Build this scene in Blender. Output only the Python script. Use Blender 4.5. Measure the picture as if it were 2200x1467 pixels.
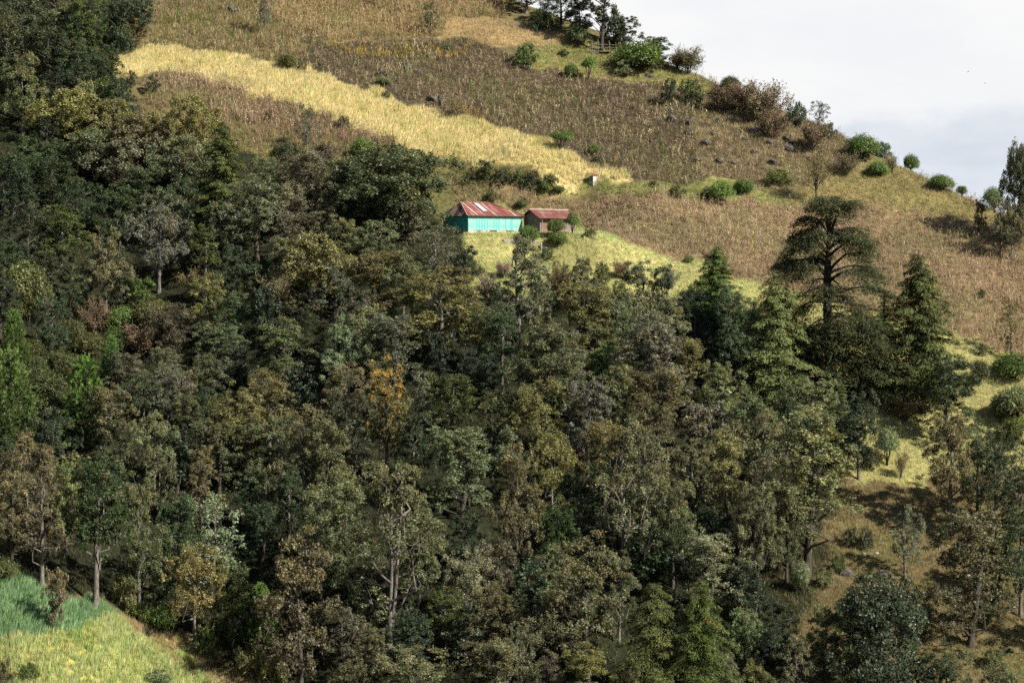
import bpy, math, random
import numpy as np
R = math.radians
for o in list(bpy.data.objects): bpy.data.objects.remove(o)
sc = bpy.context.scene
COL = sc.collection
# ------------------------------------------------------------------ camera, sky, sun, exposure
PITCH = R(1.9)
cam = bpy.data.cameras.new('camera'); cam.lens = 85; cam.sensor_width = 36
cam.clip_start = 1; cam.clip_end = 20000
co = bpy.data.objects.new('camera', cam); COL.objects.link(co)
co.location = (0, 0, 0); co.rotation_euler = (R(90) - PITCH, 0, 0)
sc.camera = co
SUN = np.array([0.69, -0.38, 0.61]); SUN /= np.linalg.norm(SUN)
SUN_EL = math.asin(SUN[2]); SUN_AZ = math.atan2(SUN[0], SUN[1])
w = bpy.data.worlds.new('World'); sc.world = w; w.use_nodes = True
nt = w.node_tree; nt.nodes.clear()
def N(nt, typ, **kw):
    n = nt.nodes.new(typ)
    for k, v in kw.items():
        if k.startswith('i_'):
            key = k[2:]; key = int(key) if key.isdigit() else key
            n.inputs[key].default_value = v
        else: setattr(n, k, v)
    return n
def L(nt, a, b): nt.links.new(a, b)
sky = N(nt, 'ShaderNodeTexSky', sky_type='NISHITA', sun_disc=False, sun_elevation=SUN_EL, sun_rotation=SUN_AZ, altitude=2400)
bg1 = N(nt, 'ShaderNodeBackground', i_Strength=0.055); L(nt, sky.outputs[0], bg1.inputs[0])
tc = N(nt, 'ShaderNodeTexCoord'); sep = N(nt, 'ShaderNodeSeparateXYZ'); L(nt, tc.outputs['Generated'], sep.inputs[0])
# low haze bank with a ragged upper edge, bright broken cloud above it, blue sky higher up
mp = N(nt, 'ShaderNodeMapping'); mp.inputs['Scale'].default_value = (1, 1, 2.6); L(nt, tc.outputs['Generated'], mp.inputs[0])
n1 = N(nt, 'ShaderNodeTexNoise', i_Scale=4.5, i_Detail=9.0, i_Roughness=0.62); L(nt, mp.outputs[0], n1.inputs[0])
n2 = N(nt, 'ShaderNodeTexNoise', i_Scale=21.0, i_Detail=6.0, i_Roughness=0.6); L(nt, mp.outputs[0], n2.inputs[0])
def M(nt, op, a, b=None, clamp=False):
    n = N(nt, 'ShaderNodeMath', operation=op, use_clamp=clamp)
    for i, s in enumerate((a, b)):
        if s is None: continue
        if isinstance(s, (int, float)): n.inputs[i].default_value = s
        else: L(nt, s, n.inputs[i])
    return n.outputs[0]
def MR(nt, v, a, b, c=0.0, d=1.0, smooth=True):
    n = N(nt, 'ShaderNodeMapRange', interpolation_type='SMOOTHSTEP' if smooth else 'LINEAR')
    n.inputs[1].default_value = a; n.inputs[2].default_value = b; n.inputs[3].default_value = c; n.inputs[4].default_value = d
    L(nt, v, n.inputs[0]); return n.outputs[0]
def MIXC(nt, f, a, b, mode='MIX'):
    n = N(nt, 'ShaderNodeMix', data_type='RGBA', blend_type=mode)
    for i, s in ((0, f), (6, a), (7, b)):
        if isinstance(s, (int, float)): n.inputs[i].default_value = s
        elif isinstance(s, tuple): n.inputs[i].default_value = s if len(s) == 4 else s + (1,)
        else: L(nt, s, n.inputs[i])
    return n.outputs[2]
edge = M(nt, 'SUBTRACT', M(nt, 'ADD', sep.outputs[2], M(nt, 'MULTIPLY', M(nt, 'SUBTRACT', n1.outputs[0], 0.5), 0.07)), M(nt, 'MULTIPLY', M(nt, 'SUBTRACT', n2.outputs[0], 0.5), 0.022))
upper = MR(nt, edge, 0.050, 0.064)
wisp = MR(nt, n2.outputs[0], 0.35, 0.65)
bank = MIXC(nt, wisp, (0.68, 0.74, 0.825), (0.78, 0.825, 0.885))
bright = MIXC(nt, MR(nt, n1.outputs[0], 0.40, 0.62), (0.90, 0.915, 0.94), (0.97, 0.97, 0.965))
cl = MIXC(nt, upper, bank, bright)
bg2 = N(nt, 'ShaderNodeBackground', i_Strength=0.462); L(nt, cl, bg2.inputs[0])
cover = M(nt, 'MULTIPLY', MR(nt, M(nt, 'ADD', sep.outputs[2], M(nt, 'MULTIPLY', n1.outputs[0], 0.15)), 0.24, 0.38, 1.0, 0.05), 1.0)
mx = N(nt, 'ShaderNodeMixShader'); L(nt, cover, mx.inputs[0]); L(nt, bg1.outputs[0], mx.inputs[1]); L(nt, bg2.outputs[0], mx.inputs[2])
wo = N(nt, 'ShaderNodeOutputWorld'); L(nt, mx.outputs[0], wo.inputs[0])
sl = bpy.data.lights.new('sun', 'SUN'); sl.energy = 5.0; sl.angle = R(0.53); sl.color = (1.0, 0.94, 0.82)
so = bpy.data.objects.new('sun', sl); COL.objects.link(so)
from mathutils import Vector
so.rotation_euler = Vector(-SUN).to_track_quat('-Z', 'Y').to_euler(); so.location = (200, -50, 250)
vs = sc.view_settings; vs.view_transform = 'Standard'; vs.look = 'None'; vs.exposure = 1.1; vs.gamma = 1; vs.use_curve_mapping = False
sc.cycles.max_bounces = 5; sc.cycles.diffuse_bounces = 2; sc.cycles.glossy_bounces = 1; sc.cycles.transmission_bounces = 3
sc.cycles.transparent_max_bounces = 4; sc.cycles.use_denoising = False; sc.cycles.use_adaptive_sampling = True; sc.cycles.adaptive_threshold = 0.015

# ------------------------------------------------------------------ terrain
S = 1.3; F = 85 / 36 * 2200
_c = np.polyfit([6.6, 22, 37.5, 50, 63.5, 75], [346, 337, 322.5, 312.5, 301, 290], 2)
def crest(x): return np.polyval(_c, np.clip(x, -90, 110))
def sn(x, y, s, k): return np.sin(x/s+k)*np.cos(y/s*1.13+2.1*k) + .5*np.sin((x*.7+y)/s*1.9+k*3)
def H(X, Y):
    x = X/S; y = Y/S
    z = 3.0 - .11*(x+2.7) + .52*(y-280)
    z = z + .5*sn(x, y, 9, .3) + .22*sn(x, y, 4.1, 1.7) + .07*sn(x, y, 1.3, .9)
    z = z + 4.0*np.exp(-(((x+47)/16)**2 + ((y-205)/14)**2))                       # hillock with the near wheat
    z = z - 5*np.exp(-((x+38+.35*(y-250))/14)**2)*np.clip((310-y)/40, 0, 1)       # gully in the wood
    ss = lambda a, b, q: (lambda k: k*k*(3-2*k))(np.clip((q-a)/(b-a), 0, 1))
    tw = ss(-15, -8, x)*(1-ss(7.5, 19, x))*ss(276.2, 278.2, y)*(1-ss(288.6, 301, y))          # terrace of the farmstead
    z = z*(1-tw) + (3.12 + .018*(y-278))*tw
    t = y - crest(x)
    z = z - 1.05*(t + np.sqrt(t*t+16))/2
    near = -1.8 - .45*np.abs(y)
    d = z - near
    z = near + (d + np.sqrt(d*d+60))/2
    z = np.maximum(z, -70.0)
    return z*S
_cp, _sp = math.cos(PITCH), math.sin(PITCH)
_T = np.linspace(165*S, 400*S, 2400)
def P(u, v):
    """where the line of sight through a pixel of the photograph meets the hillside"""
    a = (u-1100)/F; b = (733.5-v)/F
    d = np.array([a, _cp+b*_sp, -_sp+b*_cp])
    Q = d[None]*_T[:, None]; g = Q[:, 2]-H(Q[:, 0], Q[:, 1])
    i = int(np.argmax(g < 0)) if (g < 0).any() else int(np.argmin(g))
    q = Q[i]; return np.array([q[0], q[1], float(H(q[0], q[1]))])
def PIX(x, y, z):
    f = y*_cp - z*_sp; up = y*_sp + z*_cp
    return 1100+F*x/f, 733.5-F*up/f
def poly(pts): return np.array([P(u, v)[:2] for u, v in pts])
def inside(px, py, pg):
    r = np.zeros(px.shape, bool); n = len(pg); j = n-1
    for i in range(n):
        xi, yi = pg[i]; xj, yj = pg[j]
        c = ((yi > py) != (yj > py)) & (px < (xj-xi)*(py-yi)/((yj-yi) if yj != yi else 1e-9)+xi)
        r ^= c; j = i
    return r

# ------------------------------------------------------------------ mesh helpers
def mk(name, V, Q=None, T=None, col=None, mat=None, smooth=False):
    me = bpy.data.meshes.new(name)
    V = np.asarray(V, np.float32)
    loops = []; starts = []; s = 0
    for A in (Q, T):
        if A is None or len(A) == 0: continue
        A = np.asarray(A, np.int32); k = A.shape[1]
        loops.append(A.ravel()); starts.append(s+np.arange(len(A), dtype=np.int32)*k); s += A.size
    loops = np.concatenate(loops); starts = np.concatenate(starts)
    me.vertices.add(len(V)); me.vertices.foreach_set('co', V.ravel())
    me.loops.add(len(loops)); me.loops.foreach_set('vertex_index', loops)
    me.polygons.add(len(starts)); me.polygons.foreach_set('loop_start', starts)
    me.polygons.foreach_set('use_smooth', np.full(len(starts), smooth))
    if col is not None:
        a = me.color_attributes.new('Col', 'FLOAT_COLOR', 'POINT'); a.data.foreach_set('color', np.asarray(col, np.float32).ravel())
    me.update(calc_edges=True)
    if mat: me.materials.append(mat)
    return me
class MB:
    def __init__(s): s.V = []; s.Q = []; s.T = []; s.C = []; s.n = 0
    def add(s, V, Q=None, T=None, C=None):
        V = np.asarray(V, float)
        if Q is not None and len(Q): s.Q.append(np.asarray(Q)+s.n)
        if T is not None and len(T): s.T.append(np.asarray(T)+s.n)
        s.V.append(V); s.n += len(V)
        if C is not None: s.C.append(C)
    def mesh(s, name, mat, smooth=False):
        return mk(name, np.concatenate(s.V), np.concatenate(s.Q) if s.Q else None, np.concatenate(s.T) if s.T else None,
                  np.concatenate(s.C) if s.C else None, mat, smooth)
    def tube(s, pts, rad, k=6):
        pts = np.asarray(pts, float); rad = np.asarray(rad, float); n = len(pts)
        d = np.gradient(pts, axis=0); d /= np.linalg.norm(d, axis=1)[:, None]+1e-9
        ref = np.where(np.abs(d[:, 2:3]) > .9, np.array([[1., 0, 0]]), np.array([[0, 0, 1.]]))
        a = np.cross(d, ref); a /= np.linalg.norm(a, axis=1)[:, None]+1e-9; b = np.cross(d, a)
        th = np.arange(k)*2*math.pi/k
        V = pts[:, None]+rad[:, None, None]*(a[:, None]*np.cos(th)[None, :, None]+b[:, None]*np.sin(th)[None, :, None])
        i = np.arange(n-1)[:, None]*k; j = np.arange(k)[None]; j2 = (j+1) % k
        Q = np.stack([i+j, i+j2, i+k+j2, i+k+j], -1).reshape(-1, 4)
        s.add(V.reshape(-1, 3), Q)
    def box(s, lo, hi):
        x0, y0, z0 = lo; x1, y1, z1 = hi
        s.add([(x0,y0,z0),(x1,y0,z0),(x1,y1,z0),(x0,y1,z0),(x0,y0,z1),(x1,y0,z1),(x1,y1,z1),(x0,y1,z1)],
              [(0,3,2,1),(4,5,6,7),(0,1,5,4),(1,2,6,5),(2,3,7,6),(3,0,4,7)])
def unit(v): return v/(np.linalg.norm(v, axis=-1, keepdims=True)+1e-9)
def rdir(rng, n): return unit(rng.normal(size=(n, 3)))
def cards(rng, C, Nn, ln, wd, T=None, fold=0.0):
    """leaf-shaped quads: centre C, facing Nn, length ln along T (random when None)"""
    n = len(C); Nn = unit(Nn)
    if T is None: T = rdir(rng, n)
    T = unit(T-Nn*np.sum(T*Nn, 1, keepdims=True)); B = np.cross(Nn, T)
    ln = np.broadcast_to(np.asarray(ln, float), (n,))[:, None]; wd = np.broadcast_to(np.asarray(wd, float), (n,))[:, None]
    V = np.stack([C-T*ln*.5, C+B*wd*.5+T*ln*.08, C+T*ln*.5-Nn*ln*fold, C-B*wd*.5+T*ln*.08], 1).reshape(-1, 3)
    return V, np.arange(n*4).reshape(-1, 4)

# ------------------------------------------------------------------ materials
def newmat(name):
    m = bpy.data.materials.new(name); m.use_nodes = True; m.node_tree.nodes.clear()
    o = N(m.node_tree, 'ShaderNodeOutputMaterial'); return m, m.node_tree, o
BROWN = (0.172, 0.142, 0.060)
def leaf_mat(name, transl=0.30, rough=0.42, spec=0.32, second=BROWN, back=0.05):
    m, t, o = newmat(name)
    oi = N(t, 'ShaderNodeObjectInfo'); at = N(t, 'ShaderNodeAttribute', attribute_name='Col')
    f = MR(t, M(t, 'SUBTRACT', oi.outputs['Alpha'], at.outputs['Alpha']), -0.07, 0.07)
    c = MIXC(t, f, oi.outputs['Color'], second)
    c = MIXC(t, 1.0, c, at.outputs['Color'], 'MULTIPLY')
    g = N(t, 'ShaderNodeNewGeometry')
    c = MIXC(t, M(t, 'MULTIPLY', g.outputs['Backfacing'], back), c, (0.30, 0.32, 0.24))
    p = N(t, 'ShaderNodeBsdfPrincipled', i_Roughness=rough); p.inputs['Specular IOR Level'].default_value = spec; L(t, c, p.inputs['Base Color'])
    tr = N(t, 'ShaderNodeBsdfTranslucent'); L(t, MIXC(t, 1.0, c, (1.25, 1.25, 0.65), 'MULTIPLY'), tr.inputs[0])
    ms = N(t, 'ShaderNodeMixShader', i_0=transl); L(t, p.outputs[0], ms.inputs[1]); L(t, tr.outputs[0], ms.inputs[2]); L(t, ms.outputs[0], o.inputs[0])
    return m
def noise_mat(name, a, b, scale=6, rough=0.9, stretch=(1, 1, 1), lo=.35, hi=.65, spec=.2, bump=0.0, c=None):
    m, t, o = newmat(name)
    tx = N(t, 'ShaderNodeTexCoord'); mp = N(t, 'ShaderNodeMapping'); mp.inputs['Scale'].default_value = stretch
    L(t, tx.outputs['Object'], mp.inputs[0])
    n = N(t, 'ShaderNodeTexNoise', i_Scale=scale, i_Detail=6.0, i_Roughness=.65); L(t, mp.outputs[0], n.inputs[0])
    cc = MIXC(t, MR(t, n.outputs[0], lo, hi), a, b)
    if c is not None:
        n3 = N(t, 'ShaderNodeTexNoise', i_Scale=scale*.37, i_Detail=5.0); L(t, mp.outputs[0], n3.inputs[0])
        cc = MIXC(t, MR(t, n3.outputs[0], .52, .66), cc, c)
    p = N(t, 'ShaderNodeBsdfPrincipled', i_Roughness=rough); p.inputs['Specular IOR Level'].default_value = spec
    L(t, cc, p.inputs['Base Color'])
    if bump:
        bp = N(t, 'ShaderNodeBump', i_Strength=bump, i_Distance=.05); L(t, n.outputs[0], bp.inputs['Height']); L(t, bp.outputs[0], p.inputs['Normal'])
    L(t, p.outputs[0], o.inputs[0]); return m
def blade_mat(name, transl=.25, rough=.6):
    m, t, o = newmat(name)
    at = N(t, 'ShaderNodeAttribute', attribute_name='Col')
    p = N(t, 'ShaderNodeBsdfPrincipled', i_Roughness=rough); p.inputs['Specular IOR Level'].default_value = .2; L(t, at.outputs['Color'], p.inputs['Base Color'])
    tr = N(t, 'ShaderNodeBsdfTranslucent'); L(t, at.outputs['Color'], tr.inputs[0])
    ms = N(t, 'ShaderNodeMixShader', i_0=transl); L(t, p.outputs[0], ms.inputs[1]); L(t, tr.outputs[0], ms.inputs[2]); L(t, ms.outputs[0], o.inputs[0])
    return m
M_LEAF = leaf_mat('broad_leaves')
M_GOLD = leaf_mat('golden_leaves', second=(0.34, 0.22, 0.045))
M_NEED = leaf_mat('needles', transl=.2, rough=.6, spec=.1, second=(0.26, 0.15, 0.035), back=0.0)
M_DOME = leaf_mat('shrub_leaves', transl=.35, second=(0.13, 0.10, 0.05), back=0.0)
M_TWIG = leaf_mat('twigs', transl=.0, rough=.9, spec=.1, back=0.0)
M_DBARK = noise_mat('dark_bark', (.014, .012, .010), (.045, .038, .032), 3, stretch=(3, 3, .6))
M_BARK = noise_mat('bark', (.030, .024, .019), (.085, .072, .060), 3, stretch=(3, 3, .6))
M_PALEBARK = noise_mat('pale_bark', (.06, .052, .044), (.17, .155, .135), 2, stretch=(3, 3, .7))
M_REDBARK = noise_mat('red_bark', (.10, .045, .03), (.20, .10, .07), 3)
M_BLADE = blade_mat('grass_blades')
M_ROCK = noise_mat('rock', (.030, .026, .026), (.105, .092, .085), 2.6, bump=.6, c=(.10, .10, .06))
M_PALEROCK = noise_mat('pale_rock', (.20, .19, .18), (.36, .34, .32), 1.6, bump=.6)

# ------------------------------------------------------------------ regions of the hillside (corner points surveyed from the photograph)
REG = {
 'wood': [(-80,-140),(300,-140),(318,60),(268,100),(236,178),(300,230),(340,330),(560,330),(730,352),(960,470),(985,505),(1020,560),(1020,640),(1200,640),(1480,640),(1650,650),(1790,790),(1900,850),(1830,930),(1790,1060),(1770,1230),(1700,1390),(1640,1520),(600,1520),(450,1400),(250,1305),(110,1280),(0,1232),(-80,1210)],
 'wheat_top': [(255,108),(340,96),(430,105),(535,131),(470,142),(400,151),(330,152),(246,172)],
 'wheat': [(395,153),(480,143),(560,136),(640,148),(700,162),(850,215),(1000,263),(1180,305),(1240,338),(1335,370),(1352,386),(1262,374),(1248,392),(1190,388),(1130,368),(1040,352),(960,358),(900,328),(800,288),(700,252),(640,228),(560,206),(480,182)],
 'maize_strip': [(300,175),(395,156),(480,184),(560,208),(640,230),(700,254),(800,290),(900,330),(960,360),(930,362),(820,325),(700,305),(560,290),(430,245),(300,225)],
 'mid_bank': [(300,225),(430,245),(560,290),(700,305),(820,325),(960,362),(950,400),(860,420),(730,360),(560,340),(340,340)],
 'maize_top': [(560,-60),(1140,-60),(1120,10),(1090,42),(960,40),(945,78),(800,95),(650,80),(560,40)],
 'weeds_top': [(316,-140),(560,-60),(560,40),(650,80),(640,145),(535,130),(430,103),(330,94),(268,98),(318,60)],
 'big_field': [(650,82),(800,97),(945,80),(1080,100),(1110,135),(1240,168),(1440,178),(1500,215),(1480,260),(1500,330),(1510,392),(1450,400),(1352,384),(1240,336),(1180,303),(1000,261),(850,213),(700,160),(640,146)],
 'tan_patch': [(945,48),(1090,42),(1150,60),(1240,80),(1180,102),(1080,98),(950,80)],
 'top_green': [(1110,135),(1180,102),(1240,80),(1330,78),(1460,130),(1530,172),(1500,212),(1440,176),(1240,166)],
 'rocky': [(1500,215),(1530,172),(1700,230),(1830,290),(1840,350),(1750,400),(1640,400),(1510,392),(1500,330),(1480,260)],
 'lawn_mid': [(1248,392),(1262,376),(1352,388),(1450,402),(1510,394),(1640,402),(1700,430),(1480,430),(1380,420),(1290,415),(1190,400)],
 'hedge_bank': [(960,360),(1040,354),(1130,370),(1190,390),(1200,420),(1080,400),(950,385)],
 'dead_low': [(950,387),(1080,402),(1200,422),(1480,432),(1700,432),(1860,440),(2060,470),(2240,490),(2240,800),(2040,705),(1900,690),(1640,612),(1500,558),(1330,515),(1250,490),(1240,470),(1110,440),(985,436)],
 'right_top': [(1750,400),(1840,350),(1970,370),(2100,425),(2240,470),(2240,490),(2060,470),(1860,440),(1700,432)],
 'yard': [(975,440),(1110,440),(1240,470),(1250,490),(1330,515),(1500,558),(1640,612),(1650,650),(1480,640),(1200,640),(1020,640),(1020,560),(985,505)],
 'right_grass': [(1640,612),(1900,690),(2040,705),(2240,800),(2240,1010),(1990,1040),(1990,1070),(1800,1010),(1830,930),(1900,850),(1790,790),(1650,650)],
 'right_low': [(1800,1008),(1990,1072),(1990,1040),(2240,1010),(2300,1560),(1640,1520),(1700,1390),(1770,1230),(1790,1060)],
 'green_wheat': [(-60,1215),(0,1234),(60,1256),(110,1288),(245,1316),(170,1346),(120,1362),(0,1392),(-60,1405)],
 'near_wheat': [(-60,1405),(0,1392),(120,1362),(170,1346),(245,1318),(330,1382),(420,1426),(520,1490),(520,1540),(-60,1540)],
 'dry_strip': [(245,1312),(330,1340),(440,1398),(620,1500),(520,1520),(520,1490),(420,1426),(330,1382)],
}
RP = {k: poly(v) for k, v in REG.items()}
GCOL = {  # soil / turf colour of each region; wood darkened to look in deep shade
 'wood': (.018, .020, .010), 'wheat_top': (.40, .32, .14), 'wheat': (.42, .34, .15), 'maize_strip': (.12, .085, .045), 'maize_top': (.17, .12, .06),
 'mid_bank': (.12, .10, .045), 'weeds_top': (.12, .09, .045), 'big_field': (.10, .075, .05), 'tan_patch': (.27, .19, .085), 'top_green': (.16, .15, .05), 'rocky': (.11, .085, .05),
 'lawn_mid': (.17, .17, .06), 'hedge_bank': (.10, .09, .035), 'dead_low': (.17, .12, .068), 'right_top': (.17, .135, .055), 'yard': (.27, .25, .10), 'right_grass': (.23, .21, .085),
 'right_low': (.12, .09, .045), 'green_wheat': (.06, .11, .05), 'near_wheat': (.26, .24, .07), 'dry_strip': (.20, .14, .07)}
def axis(lo, hi, fine_lo, fine_hi, st):
    a = list(np.arange(fine_lo, fine_hi+1e-6, st)); s = st; x = a[-1]
    while x < hi: s *= 1.25; x += s; a.append(x)
    s = st; x = a[0]; pre = []
    while x > lo: s *= 1.25; x -= s; pre.append(x)
    return np.array(pre[::-1]+a)
gx = axis(-6000, 6000, -100, 105, 1.05); gy = axis(-3000, 9000, 240, 470, 1.05)
GX, GY = np.meshgrid(gx, gy); GZ = H(GX, GY)
def vnoise(x, y, s, seed):
    x = x/s; y = y/s
    def h(i, j): return np.modf(np.abs(np.sin(i*127.1+j*311.7+seed*74.7)*43758.5453))[0]
    i = np.floor(x); j = np.floor(y); f = x-i; g = y-j; f = f*f*(3-2*f); g = g*g*(3-2*g)
    return (h(i,j)*(1-f)+h(i+1,j)*f)*(1-g)+(h(i,j+1)*(1-f)+h(i+1,j+1)*f)*g
GC = np.ones(GX.shape+(4,)); GC[..., :3] = (.10, .085, .04)
jx = GX+(vnoise(GX, GY, 2.5, 1)-.5)*3.4; jy = GY+(vnoise(GX, GY, 2.5, 2)-.5)*3.4
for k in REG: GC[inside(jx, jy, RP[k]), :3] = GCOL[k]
nv = (vnoise(GX, GY, 6, 3)*.5+vnoise(GX, GY, 2, 4)*.5)
GC[..., :3] *= (0.7+.6*nv)[..., None]
gr = np.clip((vnoise(GX, GY, 9, 8)-.6)*3, 0, .4)[..., None]*(GC[..., :1] > .06); GC[..., :3] = GC[..., :3]*(1-gr)+np.array([.085, .095, .03])*gr
ny, nx = GX.shape; ii = (np.arange(ny-1)[:, None]*nx+np.arange(nx-1)[None]); GQ = np.stack([ii, ii+1, ii+nx+1, ii+nx], -1).reshape(-1, 4)
m, t, o = newmat('hillside_ground')
at = N(t, 'ShaderNodeAttribute', attribute_name='Col'); tx = N(t, 'ShaderNodeTexCoord')
nz = N(t, 'ShaderNodeTexNoise', i_Scale=1.4, i_Detail=8.0, i_Roughness=.7); L(t, tx.outputs['Object'], nz.inputs[0])
c = MIXC(t, 1.0, at.outputs['Color'], MIXC(t, MR(t, nz.outputs[0], .3, .7), (.55, .55, .55), (1.35, 1.3, 1.25)), 'MULTIPLY')
p = N(t, 'ShaderNodeBsdfPrincipled', i_Roughness=.95); p.inputs['Specular IOR Level'].default_value = .1; L(t, c, p.inputs['Base Color'])
bp = N(t, 'ShaderNodeBump', i_Strength=.7, i_Distance=.25); L(t, nz.outputs[0], bp.inputs['Height']); L(t, bp.outputs[0], p.inputs['Normal']); L(t, p.outputs[0], o.inputs[0])
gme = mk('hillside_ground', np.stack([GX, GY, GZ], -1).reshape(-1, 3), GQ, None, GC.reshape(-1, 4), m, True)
go = bpy.data.objects.new('hillside_ground', gme); COL.objects.link(go); go['kind'] = 'structure'
go['label'] = 'steep farmed hillside rising to a ridge'

# ------------------------------------------------------------------ tree and shrub builders (each returns trunk mesh, crown mesh, height, width)
def finish(name, trunk, crown, bark, leaf, extra=None):
    V = np.concatenate(crown.V); 
    hgt = float(np.percentile(V[:, 2], 99.7)); r = np.hypot(V[:, 0], V[:, 1]); wid = 2*float(np.percentile(r, 97))
    return dict(trunk=trunk.mesh(name+'_trunk', bark, True) if trunk.n else None, crown=crown.mesh(name+'_crown', leaf), H=hgt, W=wid, extra=extra)
def leafcol(rng, n, a, jit=.17, hue=.09):
    c = np.ones((n, 4)); b = np.exp(rng.normal(0, jit, n)); c[:, :3] = b[:, None]*np.exp(rng.normal(0, hue, (n, 3))*np.array([1, .4, 1.2])); c[:, 3] = a; return c
def broadleaf(seed, Ht, W, cb=.3, prof='round', nl=9, lr=.25, cl=14, ros=11, lv=9, ls=.34, keep=.85, bark=None, leaf=None, name='tree', rc=.315, twigs=0, multi=1, flat=.8):
    rng = np.random.default_rng(seed); tr = MB(); cr = MB()
    PR = {'round': lambda t: math.sqrt(max(0, 1-(1.7*t-.75)**2)), 'tall': lambda t: .55+.45*math.sin(math.pi*min(1, t*.9+.12)) if t < .8 else 1.9*(1-t)+.35,
          'cone': lambda t: 1.05-.85*t, 'umbrella': lambda t: .55+.45*t, 'top': lambda t: .5+.5*math.sin(math.pi*(t*.8+.1))}[prof]
    lrm = lr*W; lobes = []
    for i in range(nl):
        t = (i+rng.random()*.8)/nl; a = i*2.4+rng.normal()*.5
        z = cb*Ht+t*(Ht-cb*Ht)-lrm*.55*t
        rad = max(0, PR(t)*W/2-lrm*.8)*(.35+.65*math.sqrt(rng.random()))
        if i == nl-1: rad *= .25; z = Ht-lrm*.8
        lobes.append((np.array([rad*math.cos(a), rad*math.sin(a), z]), lrm*rng.uniform(.65, 1.2)))
    r0 = .0125*Ht+.06
    tops = []
    for k in range(multi):
        bx, by = (rng.normal(size=2)*.06*W if multi > 1 else (0, 0)); lean = rng.normal(size=2)*.05*Ht
        zz = np.linspace(-.4, Ht*.8, 9); f = np.clip(zz/Ht, 0, 1)
        pts = np.stack([bx+lean[0]*f+.12*np.sin(f*9+k)*f*3*.3, by+lean[1]*f+.12*np.cos(f*8+k)*f, zz], 1)
        tr.tube(pts, np.maximum(.03, r0*(1.25-1.15*f)*np.where(zz < .3, 1.25, 1)/(1 if multi == 1 else 1.35)), 7); tops.append(pts)
    for i, (c, r) in enumerate(lobes):
        pts = tops[i % multi]
        zs = max(cb*Ht*.65, c[2]-.45*np.hypot(c[0], c[1])-.12*Ht); zs = min(zs, Ht*.72)
        s = np.array([np.interp(zs, pts[:, 2], pts[:, k]) for k in range(3)])
        mid = (s+c)/2+np.array([0, 0, -.04*Ht])+rng.normal(size=3)*.03*Ht
        tr.tube([s, (s+mid)/2+rng.normal(size=3)*.05, mid, (mid+c)/2+rng.normal(size=3)*.08, c], np.array([.5, .42, .34, .24, .12])*r0*1.05, 5)
        n = max(4, int(cl*(r/lrm)**1.6)); d = rdir(rng, n*3); d = d[d[:, 2] > -.45][:n]; d = d[rng.random(len(d)) < keep]
        cc = c+d*r*np.array([1, 1, flat])*rng.uniform(.55, 1.12, (len(d), 1))
        for q in range(len(cc)):
            if q % 2 == 0: tr.tube([c, (c+cc[q])/2+rng.normal(size=3)*.1, cc[q]], np.array([.13, .08, .03])*r0, 3)
        rcl = rc*r*rng.uniform(.7, 1.3, len(cc))
        for q in range(len(cc)):
            nr = ros; dd = unit(rdir(rng, nr)+d[q]*.55+np.array([0, 0, .35])); rp = cc[q]+dd*rcl[q]*rng.uniform(.45, 1.05, (nr, 1))
            if twigs:
                for rr in rp[::2]: tr.tube([cc[q], rr+(rr-cc[q])*.25], [.02, .008], 3)
            ctone = rng.random(); cb_ = math.exp(rng.normal(0, .16))
            lp = np.repeat(rp, lv, 0)+rng.normal(size=(nr*lv, 3))*ls*.55
            ln_ = np.repeat(dd, lv, 0)*.55+np.array([0, 0, .4])+rng.normal(size=(nr*lv, 3))*.62
            sz = ls*rng.uniform(.65, 1.3, nr*lv)
            V, Q = cards(rng, lp, ln_, sz, sz*.58, fold=.12)
            hrel = np.clip((lp[:, 2]/Ht-cb)/(1-cb), 0, 1)
            al = .38*np.repeat(rng.random(nr), lv)+.30*ctone+.32*(1-hrel)
            C = leafcol(rng, nr*lv, al); C[:, :3] *= cb_*np.repeat(np.exp(rng.normal(0, .15, nr)), lv)[:, None]
            cr.add(V, Q, None, np.repeat(C, 4, 0))
    return finish(name, tr, cr, bark or M_BARK, leaf or M_LEAF)
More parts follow.
